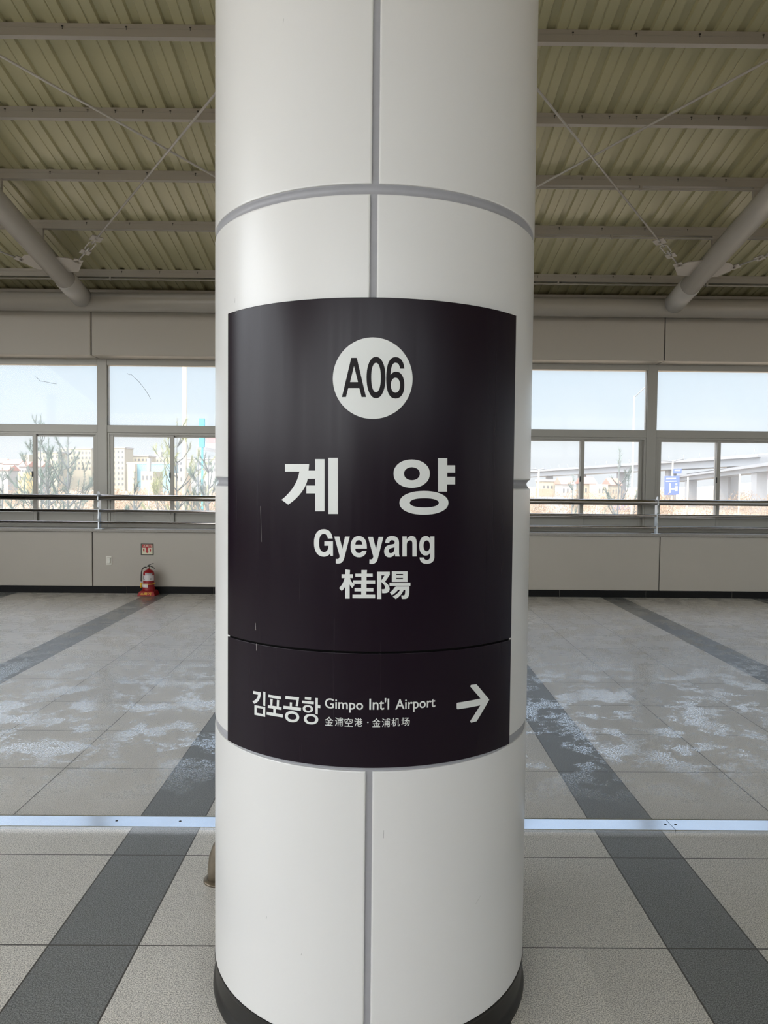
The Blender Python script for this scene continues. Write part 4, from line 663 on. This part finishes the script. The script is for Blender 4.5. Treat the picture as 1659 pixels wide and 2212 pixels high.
# extinguisher location sign
ws = thing('extinguisher_sign', 'small square red and cream fire extinguisher sign with a down arrow, fixed on the wall', 'sign', (-3.208, YF, 0.611))
bm = NB(); h = 0.086; k_ = 0.080
for a0, a1, b0, b1 in ((-h, h, k_ - 0.010, k_), (-h, h, -k_, -k_ + 0.010), (-h, -h + 0.011, -k_, k_), (h - 0.011, h, -k_, k_)): box(bm, a0, a1, -0.009, 0, b0, b1, 0.0015)
done('frame', bm, mat('olive_black_frame', (0.03, 0.032, 0.02), 0.4), ws)
bm = NB(); box(bm, -h + 0.009, h - 0.009, -0.004, 0, -k_ + 0.008, k_ - 0.008); link('face', bm, M_cream, ws)
M_redp = mat('red_print', (0.42, 0.02, 0.025), 0.5)
def flat_sign(bm_, name, m, y, par):
    for v in bm_.verts: v.co = Vector((v.co.x, y, v.co.y))
    return link(name, bm_, m, par)
flat_sign(fill_curve([[(-0.070, 0.022), (0.070, 0.022), (0.070, 0.068), (-0.070, 0.068)]]), 'heading', M_redp, -0.0045, ws)
flat_sign(text_bm('소화기', (-0.055, 0.058, 0.029, 0.060), 0.01), 'lettering', M_cream, -0.0050, ws)
flat_sign(fill_curve([[(-0.014, 0.024), (-0.014, -0.030), (-0.023, -0.030), (0.0, -0.055), (0.023, -0.030), (0.014, -0.030), (0.014, 0.024)]]), 'arrow', M_redp, -0.0045, ws)
for cx_ in (-0.045, 0.045):
    flat_sign(fill_curve([[(cx_ - 0.008, -0.030), (cx_ + 0.008, -0.030), (cx_ + 0.009, -0.004), (cx_ + 0.004, 0.004), (cx_ + 0.010, 0.008), (cx_ + 0.002, 0.011), (cx_ - 0.010, 0.004), (cx_ - 0.012, -0.012), (cx_ - 0.009, -0.012)]]), 'pictogram', M_redp, -0.0045, ws)

# outlet
t = thing('wall_outlet', 'small ivory electrical outlet with a hinged cover on the wall, left of the extinguisher', 'outlet', (-3.735, YF, 0.452))
bm = NB(); box(bm, -0.040, 0.040, -0.010, 0, -0.060, 0.060, 0.005); done('cover_plate', bm, M_socket, t)
bm = NB(); box(bm, -0.026, 0.026, -0.030, -0.009, -0.038, 0.046, 0.009); done('hinged_cover', bm, M_socket, t)

# ================================================================== outdoors, seen through the windows
GZ = -4.5
def at(px, py, d):
    """point of the place that lies d metres ahead and shows at this place of the photograph"""
    return Vector(((px - 820.6) / 1600 * d, d, EYE + (1041.4 + (px - 820.6) * 0.0092 - py) / 1600 * d))
M_ground = mat('dry_winter_ground', (0.251, 0.189, 0.128), 0.9, noise=(0.05, 0.25))
M_cream_w = mat('cream_render', (0.279, 0.251, 0.179), 0.7); M_white_w = mat('white_render', (0.267, 0.262, 0.245), 0.7)
M_win = mat('far_window', (0.098, 0.098, 0.098), 0.3); M_redroof = mat('red_tile_roof', (0.346, 0.156, 0.112), 0.8); M_greyroof = mat('grey_roof', (0.267, 0.257, 0.245), 0.8)
M_blueglass = mat('blue_curtain_glass', (0.156, 0.290, 0.335), 0.2); M_brick = mat('terracotta_wall', (0.346, 0.184, 0.123), 0.8); M_conc = mat('pale_concrete', (0.184, 0.189, 0.195), 0.8)
M_tan = mat('tan_render', (0.390, 0.307, 0.212), 0.8); M_pole = mat('cream_pole', (0.290, 0.273, 0.223), 0.5); M_greyp = mat('grey_pole', (0.145, 0.156, 0.167), 0.5)
M_bluesign = mat('blue_sign', (0.056, 0.089, 0.307), 0.5); M_signwhite = mat('sign_white', (0.335, 0.346, 0.390), 0.5); M_cyan = mat('cyan_panel', (0.028, 0.335, 0.435), 0.5); M_redsign = mat('faded_red_sign', (0.508, 0.148, 0.148), 0.6)
M_bark = mat('pine_bark', (0.098, 0.107, 0.098), 0.9); M_needle = mat('pine_needles', (0.098, 0.148, 0.107), 0.8); M_needle2 = mat('yellowish_needles', (0.279, 0.295, 0.115), 0.8)
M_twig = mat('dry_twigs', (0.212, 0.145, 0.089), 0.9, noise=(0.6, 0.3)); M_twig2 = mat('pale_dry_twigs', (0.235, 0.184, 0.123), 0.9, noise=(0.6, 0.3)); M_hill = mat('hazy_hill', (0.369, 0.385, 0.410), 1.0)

bm = NB()
for x0, x1, y0, y1 in ((-700, 700, 14, 1400), (-700, 700, -700, 14)):
    vs = [bm.verts.new(p) for p in ((x0, y0, GZ), (x1, y0, GZ), (x1, y1, GZ), (x0, y1, GZ))]; bm.faces.new(vs)
g = link('ground', bm, M_ground); tag(g, 'dry brown winter ground stretching beyond the windows', 'ground', kind='structure')

def building(label, x0, x1, yt, d, m, depth=12, cat='building', roof=None, rows=0, cols=0, group=None, win=M_win):
    a = at(x0, yt, d); b = at(x1, yt, d); w_ = (b.x - a.x) / 2; h_ = a.z - GZ
    t = thing('building', label, cat, ((a.x + b.x) / 2, d, GZ), group)
    bm = NB(); box(bm, -w_, w_, 0, depth, 0, h_); link('wall', bm, m, t)
    if roof == 'gable':
        bm = NB(); prism(bm, [(-0.6, h_), (depth + 0.6, h_), (depth / 2, h_ + 2.2)], 'x', -w_ - 0.4, w_ + 0.4); done('roof', bm, M_redroof, t)
    elif roof == 'flat':
        bm = NB(); box(bm, -w_ - 0.3, w_ + 0.3, -0.3, depth + 0.3, h_, h_ + 0.7); link('roof', bm, M_greyroof, t)
    wm = None
    for i in range(rows):
        for j in range(cols):
            x = -w_ + (j + 0.5) * 2 * w_ / cols; z = h_ - 2.0 - i * 2.9
            if z < 3: continue
            if wm is None:
                bw = NB(); ww = min(1.5, w_ / cols * 0.8); box(bw, -ww / 2, ww / 2, -0.08, 0.02, -0.65, 0.65); o = link('window', bw, win, t); wm = o.data
            else:
                o = bpy.data.objects.new('window', wm); C.objects.link(o); o.parent = t
            o.location = (x, 0, z)
    return t
# left windows
building('tall cream apartment block right behind the left window mullion', 226, 271, 968, 400, M_cream_w, 14, 'apartment block', 'flat', 7, 5)
building('long low cream block with a flat dark roof, right of the tall apartment block', 274, 322, 986, 420, M_cream_w, 14, 'apartment block', 'flat', 2, 6)
building('long cream block with a roof box, above the right end of the blue glass building', 322, 368, 988, 440, M_cream_w, 10, 'apartment block', None, 2, 6)
building('small square stair tower on top of the cream block roofline', 335, 349, 976, 455, M_white_w, 6, 'tower')
building('wide blue glass building with a pale roof edge, below the cream blocks', 277, 368, 1002, 330, M_blueglass, 14, 'building', 'flat')
building('pair of terracotta bays at the left end of the blue glass building', 277, 293, 1003, 326, M_tan, 3, 'building')
building('low cream house in front of the blue glass building', 306, 332, 1018, 230, M_cream_w, 10, 'house', None, 1, 3)
building('slim white spire in front of the blue glass building', 319, 324, 990, 240, M_white_w, 2, 'spire')
building('white shed just left of the column, behind the pine branches', 376, 470, 992, 352, M_white_w, 14, 'building', 'flat', 2, 9)
building('low terracotta house low in the pane left of the column', 378, 398, 1022, 240, M_tan, 9, 'house', None, 1, 2)
building('narrow pale apartment block beside the red roofs at the far left', 49, 66, 982, 410, M_cream_w, 10, 'apartment block', None, 4, 2)
building('wide cream apartment block behind the pines left of the mullion', 80, 128, 978, 390, M_cream_w, 14, 'apartment block', 'flat', 4, 7)
building('cream apartment block with orange roofline behind the pines, nearest the mullion', 130, 200, 970, 412, M_cream_w, 14, 'apartment block', 'flat', 4, 9)
building('yellow ochre house low in the far left pane', 42, 60, 1020, 240, mat('ochre_render', (0.530, 0.422, 0.177), 0.8), 8, 'house', None, 2, 2)
for i, (a, b, y, d, lab) in enumerate(((-12, 9, 1000, 348, 'red roofed house cut by the left edge of the picture'), (10, 26, 1003, 335, 'second red roofed house from the left edge'), (27, 44, 1003, 322, 'third red roofed house from the left edge'),
                                     (44, 60, 1008, 309, 'red roofed house right below the narrow pale block'), (-10, 20, 1016, 285, 'white walled house below the red roofs at the far left'), (78, 92, 1008, 300, 'small red roofed house just right of the sash stile'))):
    building(lab, a, b, y, d, M_white_w, 9, 'house', 'gable', 1, 3, 'red roofed houses at the far left')
# right windows
building('cream house with pale arches above the brick house, just right of the column', 1171, 1205, 1040, 240, M_cream_w, 9, 'house', 'flat', 1, 4)
building('brick red house just right of the column', 1172, 1194, 1056, 180, M_brick, 8, 'house', None, 1, 2)
building('white house with a low roof left of the sash stile, right of the column', 1214, 1240, 1046, 230, M_white_w, 9, 'house', 'gable', 1, 3)
building('cream house with pitched red roof right of the first sash stile', 1262, 1288, 1045, 230, M_cream_w, 9, 'house', 'gable', 1, 3)
building('tan house behind the right pine sapling', 1292, 1314, 1046, 220, M_tan, 9, 'house', None, 1, 3)
building('cream house nearest the right mullion', 1322, 1342, 1048, 230, M_cream_w, 9, 'house', 'gable', 1, 3)
building('long low white greenhouse just above the handrail, right of the column', 1165, 1230, 1074, 150, M_white_w, 5, 'greenhouse')
building('low white building under the viaduct at the right edge', 1618, 1644, 1043, 420, M_white_w, 10, 'building')
# hill
bm = NB(); pts = []
for k in range(41): pts.append((300 + k * 12.0, GZ + 2 + 22 * math.exp(-((k - 24) / 10.0) ** 2)))
prism(bm, [(300, GZ)] + pts + [(780, GZ)], 'y', 900, 930); tag(done('hill', bm, M_hill), 'faint hazy hill on the horizon at the right edge', 'hill')

# viaducts
def viaduct(label, pa, pb, hd, wd, npier, rail=True, posts=0):
    A, B = Vector(pa), Vector(pb); t = thing('viaduct', label, 'viaduct', (A.x, A.y, GZ)); d = (B - A); n_ = d.cross(Vector((0, 0, 1))).normalized()
    def bar(nm, o0, o1, z0, z1, m):
        bm = NB(); vs = []
        for P_ in (A, B):
            for o_, z_ in ((o0, z0), (o1, z0), (o1, z1), (o0, z1)): vs.append(bm.verts.new(P_ + n_ * o_ + Vector((0, 0, z_)) - Vector((A.x, A.y, GZ))))
        for f in ((3, 2, 1, 0), (4, 5, 6, 7), (0, 1, 5, 4), (1, 2, 6, 5), (2, 3, 7, 6), (3, 0, 4, 7)): bm.faces.new([vs[i] for i in f])
        done(nm, bm, m, t)
    bar('deck', 0, wd, -0.5, 0, M_conc); bar('girder', 0.8, wd - 0.8, -hd, -0.5, M_greyp); bar('parapet', -0.15, 0.15, -0.3, 0.9, M_conc)
    for k in range(npier):
        P_ = A + d * ((k + 0.5) / npier) + n_ * wd / 2 - Vector((A.x, A.y, GZ)); bm = NB(); box(bm, P_.x - 1.2, P_.x + 1.2, P_.y - 1.2, P_.y + 1.2, 0, P_.z - hd); link('pier', bm, M_conc, t)
    for k in range(posts):
        P_ = A + d * ((k + 0.5) / posts) - Vector((A.x, A.y, GZ)); bm = NB(); tube(bm, [(P_.x, P_.y, P_.z), (P_.x, P_.y, P_.z + 2.2)], 0.09, 6); link('railing_post', bm, M_greyp, t)
viaduct('long grey upper viaduct crossing both right windows', at(1120, 1022, 330), at(1700, 984, 175), 2.3, 8, 6, posts=22)
viaduct('lower grey viaduct ramp under the long one, at the right edge', at(1485, 1030, 215), at(1720, 1000, 150), 1.5, 5, 3)

# lamps, poles and the road sign
def lamp(label, px, ptop, d, rr, arms, m=M_pole, foot=GZ, grp=None):
    a = at(px, ptop, d); t = thing('street_lamp', label, 'street lamp', (a.x, d, GZ), grp); h_ = a.z - GZ
    bm = NB(); tube(bm, [(0, 0, 0), (0, 0, h_)], [rr * 1.3, rr], 10); link('pole', bm, m, t)
    for dx, dz in arms:
        bm = NB(); tube(bm, [(0, 0, h_ - 0.1), (dx * 0.55, 0, h_ + dz * 0.6), (dx, 0, h_ + dz)], rr * 0.6, 8); o = link('arm', bm, M_greyp, t)
        bm = NB(); box(bm, dx - 0.28, dx + 0.28, -0.12, 0.12, h_ + dz - 0.06, h_ + dz + 0.04, 0.02); done('lamp_head', bm, M_greyp, o)
lamp('tall street lamp with one bent arm, left of the right mullion', 1366.5, 856, 46, 0.055, [(1.0, 0.75)])
lamp('double armed street lamp behind the blue road signs', 1453, 996, 112, 0.13, [(-1.5, 0.05), (1.7, 0.35)])
lamp('slim street lamp just right of the column', 1163.5, 1014, 120, 0.14, [(-1.0, 0.1), (1.0, 0.1)])
a = at(400, 700, 40)
bm = NB(); tube(bm, [(0, 0, 0), (0, 0, a.z - GZ)], 0.13, 16); o = link('utility_pole', bm, M_pole); o.location = (a.x, 40, GZ); tag(o, 'thick cream utility pole behind the left windows, just left of the column', 'pole')
for px, yt, d, rr, lab in ((1487, 1030, 110, 0.13, 'pale leaning pole right of the blue road signs'), (1599, 1024, 90, 0.10, 'thin grey mast under the ramp at the right'), (322.5, 1012, 60, 0.05, 'thin white pole in front of the low cream house')):
    a = at(px, yt, d); bm = NB(); tube(bm, [(0, 0, 0), (0.0, 0, a.z - GZ)], rr, 8); o = link('pole', bm, M_pole); o.location = (a.x, d, GZ); tag(o, lab, 'pole')
def road_sign(label, x0, x1, y0, y1, d, marks, tilt):
    a = at(x0, y0, d); b = at(x1, y1, d); w_ = (b.x - a.x); h_ = a.z - b.z
    t = thing('road_sign', label, 'road sign', ((a.x + b.x) / 2, d, b.z), 'blue road signs by the lamp post')
    bm = NB(); box(bm, -w_ / 2, w_ / 2, -0.05, 0.05, 0, h_, 0.03)
    for v in bm.verts: v.co.z += v.co.x * tilt
    done('panel', bm, M_bluesign, t)
    px_ = at(1453, 1000, 112).x - (a.x + b.x) / 2; bm = NB(); box(bm, px_ - 0.1, px_ + 0.1, 0.04, 0.16, h_ * 0.4, h_ * 0.6); link('bracket', bm, M_greyp, t)
    for x_0, x_1, z_0, z_1 in marks:
        q = fill_curve([[(-w_ / 2 + w_ * x_0, h_ * z_0), (-w_ / 2 + w_ * x_1, h_ * z_0), (-w_ / 2 + w_ * x_1, h_ * z_1), (-w_ / 2 + w_ * x_0, h_ * z_1)]])
        for v in q.verts: v.co = Vector((v.co.x, -0.07, v.co.y + v.co.x * tilt))
        link('marking', q, M_signwhite, t)
road_sign('large blue road sign with a white route diagram, beside the right mullion', 1436, 1468.5, 1028, 1069, 111.75, ((0.10, 0.75, 0.83, 0.90), (0.08, 0.80, 0.70, 0.74), (0.33, 0.42, 0.10, 0.62), (0.42, 0.72, 0.28, 0.36), (0.70, 0.88, 0.2, 0.45), (0.72, 0.85, 0.5, 0.6)), 0.03)
road_sign('small blue road sign with white lettering above the large one', 1454.5, 1472.5, 1012.5, 1023, 111.75, ((0.15, 0.85, 0.60, 0.80), (0.15, 0.85, 0.38, 0.44)), 0.03)
# cyan pylon and red canopy
t = thing('signboard', 'cyan pylon sign with a faded red board, half hidden by the column', 'signboard', at(438, 966, 70))
bm = NB(); p0 = at(432, 905, 70) - at(438, 966, 70); p1 = at(443, 966, 70) - at(438, 966, 70); box(bm, p0.x, p1.x, -0.2, 0.2, p1.z, p0.z); box(bm, -0.08, 0.08, -0.1, 0.1, GZ - at(438, 966, 70).z, p1.z); link('pylon', bm, M_cyan, t)
bm = NB(); p0 = at(447, 932, 70) - at(438, 966, 70); p1 = at(478, 958, 70) - at(438, 966, 70); box(bm, p1.x * 0 + p0.x, p1.x, -0.15, 0.15, p1.z, p0.z); link('red_board', bm, M_redsign, t)
bm = NB(); a = at(425, 966, 72); b = at(480, 976, 72)
vs = [bm.verts.new(p) for p in (a + Vector((0, 0, 0.1)), b + Vector((0, 0, 0.2)), b + Vector((0, 5, 0.8)), a + Vector((0, 5, 0.8)))]; bm.faces.new(vs)
rr_ = bmesh.ops.extrude_face_region(bm, geom=list(bm.faces)); bmesh.ops.translate(bm, verts=[v for v in rr_['geom'] if isinstance(v, bmesh.types.BMVert)], vec=(0, 0, -0.35))
t = thing('canopy', 'pale grey pitched canopy roof below the red board, cut by the column', 'canopy', (0, 0, 0)); done('roof', bm, M_conc, t)
for px in (428, 470):
    q = at(px, 975, 74); bm = NB(); tube(bm, [(q.x, 74, GZ), (q.x, 74, q.z + 0.3)], 0.12, 8); link('post', bm, M_greyp, t)
# cars
for i, (px, py, d, m_, lab) in enumerate(((1345, 1066, 165, M_bluesign, 'small blue parked van low behind the right pine sapling'), (1176, 1101, 172, M_white_w, 'white parked car low in the pane right of the column'), (1204, 1101, 176, M_white_w, 'second white parked car low in the pane right of the column'))):
    a = at(px, py, d); t = thing('car', lab, 'car', (a.x, d, GZ))
    bm = NB(); prism(bm, [(-2.1, 0.3), (2.1, 0.3), (2.1, 0.9), (1.3, 1.0), (0.8, 1.5), (-1.2, 1.5), (-1.7, 1.0), (-2.1, 0.9)], 'y', -0.85, 0.85); done('body', bm, m_, t)
    for wx in (-1.3, 1.3):
        bm = NB(); tube(bm, [(wx, -0.9, 0.32), (wx, 0.9, 0.32)], 0.32, 12); link('wheels', bm, M_black, t)

# pine saplings outside the windows
def pine(label, px, ytop, d, seed, spread, yellow=False, lean=0.0, fork=3, lowy=1130):
    rnd = random.Random(seed); a = at(px, ytop, d); H_ = a.z - GZ
    t = thing('pine_sapling', label, 'pine tree', (a.x, d, GZ), 'young pines outside the windows')
    bt = NB(); bn = NB()
    tips = []
    tr = [(lean * 0.0, 0, 0), (0.03, 0, H_ * 0.5), (-0.02, 0, H_ * 0.8), (0.0, 0, H_)]
    tube(bt, tr, [0.05, 0.03, 0.018, 0.006], 7)
    def tuft(p, dr, n=46, L0=0.11):
        for _ in range(n):
            v = (dr * 1.1 + Vector((rnd.gauss(0, .5), rnd.gauss(0, .5), rnd.gauss(0, .5)))).normalized(); o_ = p - dr * rnd.uniform(0, 0.22)
            s_ = v.cross(Vector((rnd.gauss(0, 1), rnd.gauss(0, 1), rnd.gauss(0, 1)))).normalized() * 0.0035; q = o_ + v * rnd.uniform(0.6, 1.2) * L0
            bn.faces.new((bn.verts.new(o_ - s_), bn.verts.new(o_ + s_), bn.verts.new(q)))
    def branch(p, dr, ln, r0, dep):
        mid = p + dr * ln * 0.5 + Vector((0, 0, -0.03 * ln)); up_ = (dr + Vector((rnd.gauss(0, .12), rnd.gauss(0, .12), 0.45))).normalized(); e_ = mid + up_ * ln * 0.5
        tube(bt, [p, mid, e_], [r0, r0 * 0.7, r0 * 0.4], 5, False)
        if dep == 0 or ln < 0.25:
            tuft(e_, up_); 
            if rnd.random() < 0.5: tuft(mid, dr, 14, 0.08)
        else:
            for k in range(2):
                q = (up_ + Vector((rnd.gauss(0, .55), rnd.gauss(0, .5), rnd.uniform(-.1, .5)))).normalized()
                branch(e_, q, ln * rnd.uniform(0.45, 0.7), r0 * 0.5, dep - 1)
            tuft(e_, up_, 10)
    z = H_ - 0.35; lv = 0
    while z > 3.2 and lv < 11:
        for k in range(fork):
            q = rnd.uniform(0, 2 * PI); s_ = spread * (0.28 + 0.09 * lv)
            branch(Vector((0, 0, z)), Vector((math.cos(q), math.sin(q) * 0.8, rnd.uniform(0.6, 1.3))).normalized(), s_ * rnd.uniform(0.7, 1.1), 0.017, 1 if lv < 2 else 2)
        z -= rnd.uniform(0.28, 0.42); lv += 1
    tuft(Vector((0, 0, H_)), Vector((0, 0, 1)), 40)
    link('branches', bt, M_bark, t); n = link('needles', bn, M_needle2 if yellow else M_needle, t); n['kind'] = 'stuff'
pine('young pine whose tip shows in the upper pane at the far left', 92, 900, 19, 3, 1.0)
pine('dark young pine behind the sash stile left of the mullion', 108, 948, 16, 5, 0.9)
pine('young pine with a thick stem closest to the left mullion', 150, 945, 15, 11, 0.95)
pine('small pine low in the pane at the left picture edge', 8, 1010, 20, 8, 0.9)
pine('low pine branches right of the left mullion', 292, 1020, 15, 21, 0.7)
pine('young yellowish pine just left of the column', 384, 905, 17, 31, 0.95, True)
pine('young pine half hidden behind the left side of the column', 452, 985, 16, 41, 1.0)
pine('slender pine sapling left of the right mullion', 1338, 972, 15, 51, 0.75, fork=2)
pine('small pine tip at the first sash stile right of the column', 1238, 1024, 17, 61, 0.6, fork=2)

# thickets of bare winter brush
def thicket(label, px0, px1, d0, d1, hmin, hmax, n, m, seed):
    rnd = random.Random(seed); bm = NB()
    for _ in range(n):
        d = rnd.uniform(d0, d1); px = rnd.uniform(px0, px1); x = (px - 820.6) / 1600 * d; h_ = rnd.uniform(hmin, hmax); rr = h_ * rnd.uniform(0.35, 0.6)
        for _ in range(260):
            q = rnd.uniform(0, 2 * PI); rad = rr * math.sqrt(rnd.random()); zz = h_ * (0.1 + 0.85 * rnd.random() * (1 - 0.5 * (rad / rr) ** 2))
            o_ = Vector((x + rad * math.cos(q), d + rad * math.sin(q), GZ + zz)); v = Vector((rnd.gauss(0, .4), rnd.gauss(0, .4), 1)).normalized() * h_ * 0.06
            s_ = Vector((1, rnd.gauss(0, .5), 0)).normalized() * h_ * 0.012
            bm.faces.new((bm.verts.new(o_ - s_), bm.verts.new(o_ + s_), bm.verts.new(o_ + v)))
    tag(link('thicket', bm, m), label, 'bushes', kind='stuff')
thicket('orange brown bare thicket beyond the left windows', -40, 500, 90, 190, 2.5, 5.5, 130, M_twig, 1)
thicket('pale bare brush in front of the houses beyond the left windows', -60, 520, 60, 110, 1.2, 2.5, 90, M_twig2, 2)
thicket('orange brown bare thicket beyond the right windows', 1120, 1700, 100, 200, 2.5, 6, 120, M_twig, 3)
thicket('pale bare brush low beyond the right windows', 1100, 1720, 60, 120, 1.2, 3.0, 110, M_twig2, 4)
